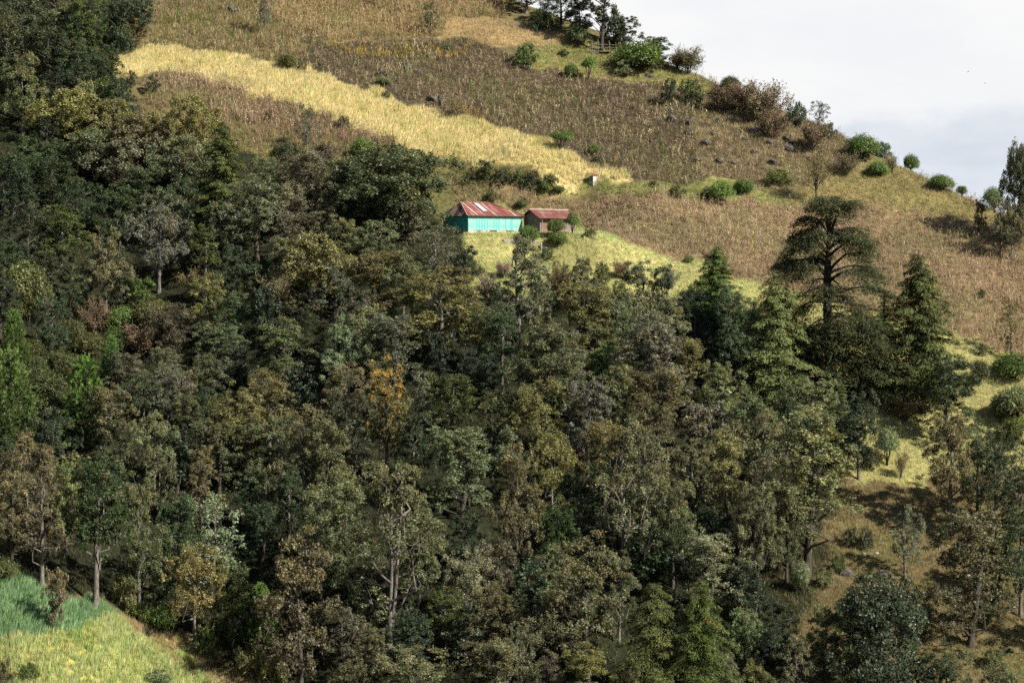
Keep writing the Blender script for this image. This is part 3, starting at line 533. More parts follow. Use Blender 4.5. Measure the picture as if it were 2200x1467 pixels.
# u, top v, base v, crown width (photograph pixels), kind.tint | label | short name used by neighbours' labels
parse('''
# --- dark wood at the upper left
40 -70 150 150 oak.od
120 -50 120 120 oak.og
190 -40 175 100 oaktall.gn
262 -60 105 120 oak.od
300 -20 75 70 smalloak.od
282 35 105 70 smalloak.br|reddish-brown small oak at the edge of the dark wood above the wheat|reddish oak by the top wheat
50 125 290 120 oak.og|dome-crowned grey-brown oak at the left edge below the dark wood|dome-crowned oak at the left edge
105 60 215 120 oak.od
165 85 215 110 oak.od
212 88 190 90 oak.od
236 110 182 60 smalloak.od
15 20 200 110 oak.od
150 10 150 90 oaktall.od
262 55 120 60 bush.od
330 160 202 34 smalloak.od|lone dark shrubby oak among maize stalks under the top wheat strip|lone dark oak in the maize
283 150 185 26 bush.od
225 165 215 80 bush.gn
185 170 240 60 bush.og
160 190 320 200 flat.oy
228 212 330 150 flat.oy
405 206 365 165 flat.oy|yellow-olive rounded tree with lit top rising above the other flat crowns|sunlit yellow-olive tree
310 245 370 170 flat.ob
205 275 385 170 flat.ob
270 300 420 160 flat.gg
400 290 430 170 flat.og
478 265 505 135 cedar.cg|deep green layered conifer standing inside the dark left wood|deep green conifer of the left wood
60 290 400 110 oak.od
30 330 480 130 oak.od
110 340 470 130 oak.od
170 380 520 120 oak.od
60 420 590 140 oak.od
130 440 590 120 oak.gn
258 385 530 110 oak.od
355 400 530 120 oak.gg
300 360 480 100 oak.od
400 380 520 90 oak.od
20 500 640 110 oak.od
95 540 660 120 oak.od
60 560 690 110 dome.sd
150 560 690 110 oak.od
576 338 470 100 oak.og
655 333 500 130 oak.gp|round grey-green oak just up the slope from the big dark oak|grey-green oak uphill
552 382 560 150 oaktall.gp|broad pale grey oak with light-catching leaves right of the deep green conifer|broad grey oak
500 420 560 110 oak.gg
615 380 520 110 oak.gp
700 360 500 90 oak.gp
660 223 335 66 oaksparse.gg|slender half-bare young tree standing in tall maize below the wheat|slender half-bare tree
612 305 342 65 bush.od
700 300 350 70 twigleaf.tb
576 240 264 24 bush.od
738 248 275 26 bush.od
780 294 342 54 dome.sh|bright green domed shrub just above the big round dark oak|domed shrub above the big oak
848 308 505 295 oakdense.ob2|very large dense round dark green oak beside the turquoise house|big round dark oak
735 350 480 90 smalloak.gp
700 440 530 110 oak.gp
745 470 590 110 oak.og
640 455 590 120 oak.gg
# --- middle left
228 497 695 118 oaktall.og|tall sunlit grey-olive oak rising alone from green scrub|tall sunlit oak over green scrub
341 450 630 140 oak.gg|large dull grey round oak in the shaded left wood|large dull grey oak
296 595 680 75 smalloak.gn
262 560 690 90 oak.od
416 574 650 62 twig.tp|pinkish-grey bare twiggy bush in the middle of the left wood|pinkish bare bush
447 600 735 90 oak.oy
500 520 650 110 oak.od
440 480 600 110 oak.gn
528 608 650 50 bush.ob
600 570 690 120 twigtree.tg|grey dead-looking tree with tangled bare branches below the madrone|tangled bare tree
682 500 665 180 flat.oy|wide flat-topped madrone with yellow-olive crown and reddish limbs|wide madrone
610 505 610 100 oak.og
559 655 790 130 oak.gg
375 650 770 130 oak.gg
365 698 775 58 smalloak.ob|small orange-brown oak among grey crowns|small orange-brown oak
470 690 810 120 oak.gg
610 690 860 150 oak.og|grey-olive oak with a deep black shadow beneath its crown|oak over the black shadow
709 650 800 120 oak.gg
658 610 740 120 oak.gg
770 640 790 110 oak.gg
358 745 850 100 oak.og
270 755 860 90 oak.gg
310 800 920 110 oak.od
409 788 890 80 smalloak.ob
455 760 880 100 oak.og
498 812 930 110 oak.gg
560 800 900 90 oak.gg
716 763 880 90 oak.gp
590 760 840 50 twig.tg
660 800 930 110 oak.od
# pines and green scrub, left edge
30 664 790 70 pine.pi|uppermost small bright pine at the left edge|uppermost small pine
20 750 985 160 pine.pi|tallest candle-tipped pine at the left edge|tallest pine at the left edge
184 764 985 130 pine.pi|pine with yellow-green sunlit candles beside the bronze oak|pine with sunlit candles
239 720 830 52 pine.pi|slim young pine poking out of the scrub|slim young pine
155 685 740 60 dome.sd
105 712 765 70 dome.sd
192 712 770 75 dome.sd
130 752 815 90 dome.sd
75 762 820 70 dome.sd
100 795 860 100 dome.sd
60 725 775 60 dome.sd
30 640 690 70 dome.sd
262 655 715 75 dome.sh
95 845 920 90 dome.sd
250 700 760 60 dome.sd
130 860 930 90 oak.od
205 640 720 80 twigleaf.tb
330 640 720 90 dome.sd
310 690 770 90 twigleaf.tb
# --- lower left
236 838 1035 135 oak.ob|round bronze-topped oak beside the bright pines|round bronze oak
331 882 1060 105 oak.og
399 842 960 76 oaktall.og
505 828 1030 145 oak.oy|broad yellow-olive oak in the middle of the lower left wood|broad yellow-olive oak
579 812 960 105 oak.oy
532 905 1050 120 oak.og
655 866 1060 100 oaksparse.ob|half-bare oak with orange leaf tufts among grey crowns|half-bare orange-tufted oak
600 900 1040 110 oak.og
470 920 1060 100 oak.og
58 925 1170 140 oak.ob
143 950 1190 110 oak.oy
90 1000 1262 150 oaktall.ob
25 1010 1245 120 oaktall.ob
10 940 1120 110 oak.od
250 990 1170 100 oak.od
205 967 1305 150 palepole.gn|tall dark green tree with straight pale trunk at the wheat's upper edge|pale-trunked green tree
119 1218 1358 56 smalloak.ob|small thin-stemmed oak standing in the green wheat|small oak in the green wheat
300 1010 1325 135 oaktall.og
341 965 1130 110 oak.og
433 955 1140 90 oaktall.ob
511 1000 1160 110 oak.gg
380 1060 1310 110 oak.od
455 1055 1300 165 oaksparse.gp|pale grey half-dead tree with bare upper branches above the golden-olive oak|pale half-dead tree
420 1175 1395 150 oak.oy|golden-olive oak with visible dark trunk at the lower field edge|golden-olive oak
500 1200 1405 110 oak.gn
586 988 1180 66 narrow.ob|narrow orange-brown oak against the dark wood|narrow orange-brown oak
620 1010 1170 90 oak.od
540 1090 1260 110 oak.od
648 1148 1500 205 oak.ob|huge bronze-brown oak at the bottom edge right of the wheat|huge bronze-brown oak
560 1250 1400 80 pine.pi
351 1298 1362 60 dome.sh|bright green domed shrub on the edge of the near wheat|domed shrub by the near wheat
310 1290 1335 60 dome.sh
270 1230 1312 60 bush.oy
330 1250 1340 70 smalloak.og
440 1340 1412 60 bush.gn
540 1380 1460 70 bush.oy
480 1395 1440 60 bush.sd
590 1390 1475 60 bush.oy
341 1435 1478 64 bush.og|small grey leafy bush growing inside the near wheat|bush in the near wheat
66 1420 1462 50 bush.gn
30 1452 1482 36 agave.ag|blue-grey spiky agave at the bottom left corner|bottom corner agave
12 1410 1475 40 bush.ob
10 1190 1250 60 dome.sd
# --- centre, below the house
934 484 605 155 oaksparse.gg|thin grey see-through tree in front of the turquoise house's left end|thin grey tree by the house
1003 528 620 70 smalloak.od
805 472 600 120 oak.og
815 538 680 130 oak.br
866 545 690 120 oak.og
770 560 700 110 oak.gg
720 560 690 110 oak.gg
952 582 790 200 oak.oy|large round yellow-olive oak straight below the turquoise house|large yellow-olive oak
880 610 760 100 oak.og
791 672 830 110 oak.og
842 690 850 120 oak.gg
750 690 850 100 oak.gp
1118 518 745 138 oaktall.gg|tall grey pointed oak in front of the sunny yard|tall grey oak before the yard
1067 605 655 46 bush.od
1030 660 790 90 oak.og
1078 668 840 105 oak.od
1170 690 900 170 oak.og|wide olive oak with pale lower stems under the tall grey oak|wide olive oak with pale stems
1251 553 680 90 oak.og
1200 560 640 70 twigleaf.tb
1160 600 690 60 bush.og
1296 562 615 40 bush.sd
1330 558 600 46 twigleaf.tb
1371 560 690 76 narrow.gg|narrow pointed grey oak below the lawn, first of a pair|narrow oak of the pair
1422 568 705 60 narrow.od|narrow dark oak, darker and slimmer of the pointed pair below the lawn|dark oak of the pair
1258 624 780 130 oak.oy
1330 640 780 110 oak.og
1210 700 840 100 oak.gg
1405 680 910 190 oak.gg|big grey dome-crowned oak in the centre right wood|big grey domed oak
1306 740 850 110 flat.gn
1290 680 800 100 oak.og
1440 650 790 80 oak.og
1380 620 720 70 bush.og
832 762 1030 140 golden.go|oak with bright golden leaf patches and dark forked trunk|gold-patched oak
907 798 920 62 narrow.gp
968 815 960 110 oak.gn
1010 790 930 100 oak.od
1057 850 990 110 oak.gn
1153 812 1000 140 oak.oy
1085 800 920 90 oak.od
1262 808 1020 120 oak.gg|grey oak with a rounded cone crown amid darker trees|grey cone-crowned oak
1225 770 900 100 oak.og
1330 800 960 120 oak.og
1412 806 1000 140 oak.ob
1384 860 1040 120 oak.og
760 838 1040 130 oak.od
745 790 930 100 oak.ob
700 900 1080 120 oak.og
890 900 1050 100 oak.od
989 922 1120 165 oak.gp|pale grey-green tree with a wide layered dome crown|pale layered dome tree
940 990 1150 100 oak.od
1112 965 1270 115 oaktall.ob|tall olive-brown oak with a golden streaked side|tall golden-streaked oak
1187 940 1120 100 oak.oy
1200 1080 1240 100 oak.gn
1160 1030 1200 90 oak.od
1050 1000 1160 90 oak.od
1250 1010 1190 110 oak.od
832 1010 1400 228 twotrunk.og|very tall twin-trunked grey-olive oak in the lower centre|tall twin-trunked oak
740 1010 1230 120 oak.og
900 1080 1300 110 oak.og
690 1060 1300 110 oak.og
1009 1190 1350 110 oak.gp
950 1180 1320 80 oak.od
1071 1255 1420 130 oak.og
960 1270 1400 90 oak.gn
1130 1200 1330 90 oak.od
1262 1156 1450 200 oak.ob|large brown-tinged oak with several pointed leafy tops near the bottom|large brown-tinged oak
1330 1180 1380 110 oaktall.ob
1190 1180 1330 90 oak.og
1289 1130 1210 50 cedarslim.cg
1122 1322 1500 100 oaksparse.gp|pale silvery sparse tree near the bottom edge|pale silvery tree
1054 1368 1560 160 oak.ob
883 1392 1560 190 oak.og|wide low olive oak along the bottom edge under the twin-trunked oak|wide low oak
802 1338 1500 76 oaktall.ob
760 1400 1540 100 oak.og
1262 1378 1560 140 oak.oy
1180 1390 1540 90 oak.gg
720 1330 1500 80 oak.od
1405 1252 1530 200 cedarfine.cg|bright-tipped green conifer with rusty patches near the bottom edge|rust-patched conifer
1412 1345 1530 110 oaksparse.ob
1343 915 1260 165 oaktall.og|tall grey-olive oak column left of the bare slope|tall oak column
1446 1050 1260 120 oak.og
1300 920 1090 100 oak.oy
1400 1010 1200 110 oak.og
1340 1420 1560 90 oak.ob
# --- conifers and the right wood
1538 531 700 125 cedar.cg|dark green conifer with golden-brown spire beside the lawn|conifer with the brown spire
1497 646 830 110 oak.gg
1569 624 870 110 oaktall.od|tall dark green oak between the spired conifer and the fine-layered conifer|tall dark oak among conifers
1668 588 880 185 cedarfine.cy|yellowish fine-layered conifer touching the great open conifer|yellowish fine-layered conifer
1620 650 800 100 cedarslim.ce
1790 428 850 265 opencedar.ce|great open conifer with domed top and bare dark limbs|great open conifer
1972 549 870 205 cedar.cg|dense deep green conifer right of the great open conifer|dense conifer
1900 640 860 120 cedarslim.cy
1750 798 990 130 oak.og
1690 820 1000 110 oak.od
1845 838 1030 110 oak.od
1800 800 930 90 cedarslim.ce
2042 773 960 130 oak.od|round dark grey-green oak standing before the sunlit grass strip|round dark oak by the grass strip
1944 840 905 90 twigleaf.tb
1825 878 990 66 narrow.cg
1906 915 1000 60 dometree.sp|pale green umbrella-shaped small tree at the top of the bare slope|pale umbrella tree
1935 960 1030 36 twig.tg
1870 960 1010 40 bush.sd
2039 885 1145 140 oaktall.ob|dark bronze-brown oak right of the bare slope's top|dark bronze oak
2142 920 1165 150 oak.od
2100 895 1110 120 oak.og
2190 1000 1150 100 oak.od
2172 638 778 76 oaksparse.ty|yellowing half-bare sapling with two thin stems at the right edge|yellowing sapling
2104 772 830 46 dome.sd
2180 755 815 90 dome.sh|bright green domed shrub below the yellowing sapling|domed shrub under the sapling
2185 825 910 100 dome.sp
2150 845 905 50 dome.sp
2185 895 950 80 dome.sh
1613 850 1040 130 oak.og
1504 840 1040 130 oak.gg
1550 790 930 100 oak.og
1474 740 880 90 oak.oy
1640 900 1090 130 oak.ob
1733 885 1235 228 oaktall.og|very large many-lobed grey-olive oak bordering the bare slope|very large oak by the slope
1690 1000 1250 120 oak.ob
1562 1030 1300 150 oak.od
1490 960 1150 120 oak.og
1560 930 1110 110 oak.oy
1620 1060 1280 110 oak.og
1518 1152 1345 130 oak.gp|pale-leaved rounded oak in the lower right wood|pale-leaved oak
1450 1130 1300 90 oak.od
1504 1245 1560 165 cedarfine.cg|mid green conifer at the bottom edge|bottom conifer
1651 1278 1470 130 oak.od
1600 1300 1440 80 oak.og
1886 1236 1530 245 oakdense.od|broad dark oak mass at the foot of the bare slope|broad dark oak below the slope
1835 1330 1540 130 oak.og
1770 1290 1450 100 oak.og
1710 1360 1520 110 oak.ob
2084 1105 1388 165 oak.og|lone grey-olive oak with clear pale trunk on the dry lower slope|lone oak on the dry slope
1944 1093 1240 76 oaktall.gg|slim dull grey oak standing alone in the middle of the bare slope|slim oak on the bare slope
2192 1095 1325 140 oak.od|dark oak cut by the right picture edge with bare lower trunk|dark oak at the right edge
2033 1375 1560 170 oak.od
2150 1420 1580 130 oak.og
1719 1203 1275 42 dome.sp
1624 1415 1560 110 oak.oy
1560 1400 1560 90 oak.og
1860 1130 1180 40 bush.od
2140 1150 1300 100 oak.od
2030 1120 1160 40 bush.od
1815 1290 1345 60 bush.od
1770 1215 1262 46 bush.og
1975 1330 1372 44 bush.od
2130 1390 1430 50 bush.og
1830 1130 1172 44 bush.od
2010 1250 1290 40 bush.ob
1960 1405 1450 60 bush.od
2120 1290 1345 54 smalloak.od
1800 1190 1228 34 bush.gn
# trees a little outside the frame that shade its right edge
2350 1180 1440 190 oak.od
''')
SHR = '''
# --- upper hillside shrubs and trees
569 -30 77 40 oaksparse.gg|dark bare-trunked tree cut by the top picture edge|dark trunk at the top edge
924 2 76 46 oaksparse.od|small dark tree with thin bare stems beside the tan grass|small tree by the tan grass
620 115 152 42 dome.sh|small round bright green shrub above the wheat's upper edge|round shrub above the wheat
650 130 155 26 bush.ob
1163 18 68 56 dome.sd|green umbrella tree on the ridge left of the ragged tall tree|umbrella tree on the ridge
1152 42 70 34 agave.ag|blue-grey spiky agave under the ridge umbrella tree|ridge agave
1205 -40 62 110 oak.od
1130 -60 30 90 oak.od
1245 -10 80 90 oak.od
1292 -70 112 84 ridgefir.od|tallest ragged tree on the ridge with bare lower trunk|ragged ridge tree
1340 35 110 80 oak.od
1318 20 100 60 bush.od
1241 56 100 56 dome.sp
1132 94 143 64 bush.gn|dark green round bush with tan grass around it below the ridge|round bush below the ridge
1210 105 122 26 bush.gn
1228 136 166 36 domelow.sh
1265 121 172 40 dometree.sh|small umbrella tree with two rounded heads beside the pole frame|small umbrella tree by the poles
1378 87 153 112 domelow.sh|largest bright green domed shrub, beside the pole frame on the ridge|largest domed shrub
1410 78 150 80 oak.gn
1455 110 152 60 twigleaf.tb
1340 129 170 38 smalloak.gp
1480 97 160 72 twigleaf.ob|round brown bush with short trunk on the skyline right of the largest domed shrub|round brown skyline bush
1439 168 232 44 smalloak.od|dark green oval shrub standing at the big field's right border|dark oval shrub
1484 168 225 60 bush.gn
1552 178 245 80 twigleaf.tb
1640 170 262 112 twigleaf.tb|wide brown brushy bush mass on the skyline above the rocks|wide brown brush
1600 175 240 70 twigleaf.tb
1569 162 195 44 domelow.sd
1660 230 300 70 twigleaf.tb
1712 218 272 50 bush.od
1760 216 275 52 oaksparse.od|wispy dark tree on the skyline with an arm leaning right|wispy skyline tree
1745 260 330 80 twigleaf.tb
1782 262 295 36 bush.od
1852 288 340 80 domelow.sh|green mushroom-shaped shrub on the skyline|mushroom shrub on the skyline
1900 302 340 46 bush.od
1832 322 345 26 bush.gn
1886 346 378 52 domelow.sh|low bright green shrub just under the skyline|low bright skyline shrub
1956 328 366 36 domelow.sh|small green umbrella shrub on the skyline farther right|small skyline umbrella
1917 325 372 44 twig.tb
1818 325 378 66 twigleaf.tb
2022 374 408 56 domelow.sh|clumped bright green shrub on the lower skyline|clumped skyline shrub
2067 388 412 24 dome.sd
2135 394 446 44 dome.sp|pale green small umbrella tree beside the big dark edge tree|pale edge umbrella
2190 305 530 105 oakdense.od|big dark leafy tree against the sky at the right edge|big dark edge tree
2150 425 560 60 oaktall.gg
2104 428 500 30 narrow.od
2175 440 560 70 oak.ob
1753 318 440 96 twigtree.tg|fan-branched grey twiggy tree above the great open conifer|fan-branched twiggy tree
1678 362 396 76 bush.sd
1552 386 442 56 dometree.sh|leaning umbrella-shaped small tree with forked bare stem|leaning umbrella tree
1596 384 418 44 domelow.sh
1525 398 425 42 bush.sd
1452 398 425 48 bush.sd
1405 386 402 24 bush.sd
982 198 256 44 twig.tp|pinkish-grey bare bush above the wheat beside the dark rock|pinkish bare bush over the wheat
829 194 214 20 bush.od
825 165 185 36 dome.sp
960 95 110 30 bush.gn
1207 279 326 50 dometree.sh|bright green umbrella tree with dark short trunk at the wheat's upper edge|umbrella tree at the wheat
1275 309 335 26 dome.sh
1280 335 350 20 bush.od
1044 343 392 48 smalloak.od|dark upright shrub at the head of the hedge below the wheat|dark shrub heading the hedge
1080 362 395 44 bush.od
1112 364 398 46 bush.sd
1146 366 400 44 bush.od
1178 374 405 40 bush.sd
1010 365 395 40 bush.sd
1170 390 415 30 dome.sh
1200 398 418 26 dome.sh
1055 405 440 26 bush.sd
1193 470 505 40 dome.sh|bright domed shrub against the plank shed's front|domed shrub before the shed
1230 452 502 34 dometree.sh|upright green shrub at the plank shed's far corner|upright shrub at the shed corner
1137 484 520 44 dome.sh|domed shrub at the turquoise house's right corner|domed shrub at the house corner
1198 500 532 44 dome.sh|domed shrub with bare stems in the yard below the shed|domed shrub in the yard
1176 530 560 34 bush.sd
1270 490 506 30 bush.sd
1120 430 448 30 dome.sp
1480 548 566 26 dome.sp
1440 575 620 40 twigleaf.tg
1330 600 640 40 bush.sd
1500 600 640 44 bush.gn
2110 735 765 16 bush.sd
2110 620 640 20 bush.gn
1045 585 640 50 twigleaf.tp
1080 560 600 40 twigleaf.tp
'''
parse(SHR)

# more trees of the wood wherever its floor would show between the crowns
cov = np.zeros((160, 250), bool); CU, CV = np.meshgrid(np.arange(250)*10.-100, np.arange(160)*10.-50)
for it in ITEMS:
    if it['kind'] == 'rock': continue
    w_ = it['wpx']*.46; top = it['vt']; hh = (it['vb']-it['vt'])
    cov |= ((CU-it['u'])/w_)**2+((CV-(top+hh*.42))/(hh*.42))**2 < 1
WPX = np.array(REG['wood'], float); want = inside(CU, CV, WPX) & (CU > -30) & (CU < 2230) & (CV < 1480)
NM = 0
for k in range(400):
    left = np.argwhere(want & ~cov)
    if len(left) == 0 or NM > 36: break
    r_, c_ = left[rs.randrange(len(left))]; u_, v_ = CU[r_, c_], CV[r_, c_]
    hpx = rs.uniform(105, 150)*(1+.00025*(v_-700)); wpx = hpx*rs.uniform(.62, .85); vt_ = v_-hpx*.42; vb_ = vt_+hpx
    cov |= ((CU-u_)/(wpx*.5))**2+((CV-v_)/(hpx*.46))**2 < 1
    if not inside(np.array([u_]), np.array([vb_]), WPX)[0]: continue
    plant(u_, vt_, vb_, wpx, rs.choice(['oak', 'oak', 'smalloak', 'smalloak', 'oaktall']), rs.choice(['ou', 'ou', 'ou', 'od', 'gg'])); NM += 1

# ------------------------------------------------------------------ rocks
def rock_mesh(seed, mat):
    import bmesh
    rng = np.random.default_rng(seed); bm = bmesh.new(); bmesh.ops.create_icosphere(bm, subdivisions=3, radius=1)
    ax = rdir(rng, 9); off = rng.uniform(.45, .85, 9)
    for v in bm.verts:
        p = np.array(v.co)
        for a, o in zip(ax, off):
            dd = p@a-o
            if dd > 0: p = p-a*dd*.9
        p *= 1+.06*math.sin(p[0]*7+seed)*math.cos(p[1]*8+p[2]*5)
        v.co = p
    me = bpy.data.meshes.new('rock'); bm.to_mesh(me); bm.free(); me.materials.append(mat); return me
ROCKS = [rock_mesh(i, M_ROCK) for i in range(4)]; PROCK = rock_mesh(9, M_PALEROCK)
def rock(u, v, wpx, hpx, label=None, ref=None, pale=False):
    p = P(u, v); m = p[1]/F; i = _cnt.get('rock', 0); _cnt['rock'] = i+1
    o = bpy.data.objects.new('rock', PROCK if pale else ROCKS[i % 4]); COL.objects.link(o); o.location = (p[0], p[1], p[2]+hpx*m*.15)
    o.scale = (wpx*m*.5, wpx*m*.42, hpx*m*.6); o.rotation_euler = (rs.uniform(-.3, .3), rs.uniform(-.3, .3), rs.uniform(0, 6.28))
    tag(o, None, 'rock', 'rocks lying on the hillside'); ITEMS.append(dict(o=o, u=u, v=v, h=hpx, kind='rock', noun='pale flat rock' if pale else 'dark weathered rock', label=label, ref=ref))
for a in [(948,224,24,26,'tall dark rock beside the pinkish bare bush above the wheat','tall dark rock'), (925,215,30,14), (880,150,18,22), (898,160,22,14), (822,158,26,14), (500,25,30,16), (655,140,16,10), (690,140,14,9),
          (1445,262,26,22), (1440,240,18,14), (1475,265,18,12), (1484,268,24,16), (1545,262,18,12), (1570,262,22,14), (1515,310,26,16), (1480,290,26,12), (1620,285,30,14), (1655,310,26,14), (1700,325,30,18), (1690,300,20,12),
          (1545,350,30,16,'broad dark rock low on the rocky slope','broad low rock'), (1575,352,16,10), (1500,345,20,12), (1660,352,28,12), (1620,330,22,12), (1740,345,24,12), (1600,300,14,10), (1765,330,20,12), (1530,290,18,10), (1640,270,18,9),
          (1397,305,14,12), (1250,330,14,9), (1130,150,18,10), (1200,175,16,9), (1395,165,22,12), (1430,325,16,10),
          (1855,1166,22,14), (1870,1170,10,8), (1820,1235,36,18,'dark rock pair end beside the many-lobed oak foot on the bare slope',None), (1900,1240,38,22,'larger dark rock at the lower edge of the bare slope',None), (1885,1236,20,12),
          (2170,1400,22,14), (2160,1440,18,9), (1990,1180,20,12), (560,1420,22,16,'dark boulder beside the dry strip at the bottom left','dark boulder'), (510,305,14,8)]: rock(*a)
for a in [(1868,1194,18,6,'pale flat grey rock slab lying on the bare slope','pale slab'), (1884,1190,9,6), (1856,1190,10,5)]: rock(*a, pale=True) if len(a) > 4 else rock(*a, pale=True)

# ------------------------------------------------------------------ farm buildings
M_TURQ = noise_mat('turquoise_paint', (.045, .33, .30), (.10, .46, .42), 1.3, rough=.7, stretch=(5, 5, .8), c=(.30, .52, .47))
M_TURQ2 = noise_mat('worn_turquoise_paint', (.12, .33, .30), (.25, .43, .39), 2.4, rough=.8, stretch=(6, 6, .9), c=(.40, .45, .40))
M_STONE = noise_mat('footing_stone', (.26, .22, .18), (.46, .40, .34), 2.2, bump=.5, c=(.14, .12, .10))
M_RUST = noise_mat('rusted_tin', (.13, .038, .030), (.21, .065, .05), 1.1, rough=.6, spec=.35, stretch=(2, .5, 2), c=(.27, .12, .09))
M_RUST2 = noise_mat('dark_rusted_tin', (.10, .032, .03), (.16, .05, .042), 1.1, rough=.6, spec=.35, stretch=(2, .5, 2), c=(.20, .09, .07))
M_RUST3 = noise_mat('dull_rusted_tin', (.105, .045, .036), (.16, .07, .055), 1.1, rough=.7, spec=.2, stretch=(2, .5, 2), c=(.19, .11, .085))
M_TIN = noise_mat('pale_tin', (.28, .20, .17), (.44, .36, .32), 1.3, rough=.5, spec=.4, stretch=(2, .4, 2), c=(.30, .15, .11))
M_CLEAR = noise_mat('pale_plastic_sheet', (.36, .40, .45), (.46, .49, .53), 1.3, rough=.35, spec=.5)
M_WOOD = noise_mat('weathered_plank', (.10, .085, .07), (.24, .21, .18), 1.8, rough=.9, stretch=(4, 4, .5), c=(.15, .13, .08))
M_WOOD2 = noise_mat('brown_plank', (.12, .065, .045), (.24, .14, .10), 1.8, rough=.9, stretch=(4, 4, .5), c=(.30, .26, .22))
M_DARK = noise_mat('dark_interior', (.015, .012, .01), (.03, .025, .02), 2)
M_WHITE = noise_mat('limewash', (.32, .30, .28), (.50, .48, .45), 2.0, c=(.20, .18, .16))
def boxme(name, lo, hi, mat):
    b = MB(); b.box(lo, hi); return b.mesh(name, mat)
def slab(name, quad, th, mat):
    """thin sheet with thickness from 3 or 4 corner points (upper face)"""
    q = np.array(quad, float); n = unit(np.cross(q[1]-q[0], q[2]-q[0])); n = n if n[2] > 0 else -n
    k = len(q); b = MB(); V = np.concatenate([q, q-n*th]); sides = [(i, (i+1) % k, k+(i+1) % k, k+i) for i in range(k)]
    if k == 4: b.add(V, [(0, 1, 2, 3), (7, 6, 5, 4)]+sides)
    else: b.add(V, sides, [(0, 1, 2), (5, 4, 3)])
    return b.mesh(name, mat)
YAW = R(36)
hp = np.array([(1006-1100)/F*362.6, 362.6, 0]); hp[2] = H(hp[0], hp[1]); hz = hp[2]+.05; LH, WH, ZB, ZE = 9.9, 6.6, .44, 2.58
house = empty('farmhouse', (hp[0], hp[1], hz), YAW); tag(house, 'turquoise plank farmhouse with a rusty hipped tin roof on the hillside', 'house')
fo = child('stone_footing', None, house) if False else None
fb = MB(); fb.box((-.02, -.02, -2.0), (LH+.02, WH+.02, ZB)); child('stone_footing', fb.mesh('stone_footing', M_STONE), house)
rr = random.Random(4)
def planks(parent, x0, x1, fixed, axis, z0, z1, wd, mats, dirn):
    n = int((x1-x0)/wd); wd = (x1-x0)/n
    cache = {}
    for i in range(n):
        mi = rr.choice(range(len(mats))); 
        if mi not in cache:
            b = MB(); b.box((.006, -.015, 0), (wd-.006, .015, z1-z0)); cache[mi] = b.mesh('plank', mats[mi])
        o = child('plank', cache[mi], parent); pr_ = rr.uniform(0, .012)*dirn
        if axis == 'x': o.location = (x0+i*wd, fixed+pr_, z0+rr.uniform(-.02, .02))
        else: o.location = (fixed+pr_, x0+i*wd, z0+rr.uniform(-.02, .02)); o.rotation_euler = (0, 0, R(90))
core = MB(); core.box((.04, .04, ZB), (LH-.04, WH-.04, ZE+.02)); wl = child('wall', core.mesh('wall', M_DARK), house)
planks(wl, 0, LH, 0, 'x', ZB+.02, ZE, .24, [M_TURQ2, M_TURQ2, M_TURQ], -1)
planks(wl, 0, WH, 0, 'y', ZB+.02, ZE, .24, [M_TURQ], -1)
planks(wl, 0, WH, LH, 'y', ZB+.02, ZE, .24, [M_TURQ], 1)
for xx in (0, LH): child('corner_post', boxme('corner_post', (xx-.06, -.06, ZB), (xx+.06, .06, ZE), M_TURQ), house)
OV = .5; x0, x1, y0, y1 = -OV, LH+OV, -OV, WH+OV; yr = WH/2+.3; zr = ZE+2.05; xl, xr = 1.1, 6.6
roof = empty('roof', (0, 0, 0)); roof.parent = house
def up_at(x):  # ridge/hip height line of the front slope
    if x < xl: f = (x-x0)/(xl-x0)
    elif x > xr: f = (x1-x)/(x1-xr)
    else: f = 1
    return y0+(yr-y0)*f, ZE+(zr-ZE)*f
xs = list(np.linspace(x0, xl, 3))+list(np.linspace(xl, xr, 9))[1:]+list(np.linspace(xr, x1, 6))[1:]
PALE = {2, 4, 7, 12}
for side in (0, 1):
    for i in range(len(xs)-1):
        a, b = xs[i], xs[i+1]; lift = .02*(i % 2); ya, za = up_at(a); yb, zb = up_at(b)
        if side: ye = y1; ya = y1-(y1-yr)*(ya-y0)/(yr-y0); yb = y1-(y1-yr)*(yb-y0)/(yr-y0)
        else: ye = y0
        mat = M_TIN if (i in PALE and not side) else (M_RUST if i % 2 else M_RUST2)
        pts = [(a, ye, ZE+lift), (b, ye, ZE+lift), (b, yb, zb+lift), (a, ya, za+lift)]
        if mat is M_TIN:   # pale sheets are narrower than the rusty one they lie on
            child('roof_sheet', slab('roof_sheet', [p_ for k_, p_ in enumerate(pts) if not (k_ == 3 and abs(ya-ye) < .01)], .012, M_RUST2), roof)
            m1 = a+(b-a)*.3; m2 = a+(b-a)*(.75 if i != 4 else .6); y1_, z1_ = up_at(m1); y2_, z2_ = up_at(m2)
            pts = [(m1, ye+.02, ZE+.06), (m2, ye+.02, ZE+.06), (m2, y2_-.05, z2_+.03), (m1, y1_-.05, z1_+.03)]
        if abs(ya-ye) < .01: pts = pts[:3]
        if abs(yb-ye) < .01 and len(pts) == 4: pts = [pts[0], pts[1], pts[3]]
        child('roof_sheet', slab('roof_sheet', pts, .012, mat), roof)
def lerp(a, b, f): return tuple(np.array(a)*(1-f)+np.array(b)*f)
a_, b_ = (3.4, yr, zr), (3.4, y0, ZE)
q0 = lerp(a_, b_, .06); q1 = lerp(a_, b_, .66)
child('roof_sheet', slab('roof_sheet', [(q0[0], q0[1], q0[2]+.10), (q0[0]+.75, q0[1], q0[2]+.10), (q1[0]+.75, q1[1], q1[2]+.10), (q1[0], q1[1], q1[2]+.10)], .012, M_CLEAR), roof)['label'] = 'pale bluish roof sheet'
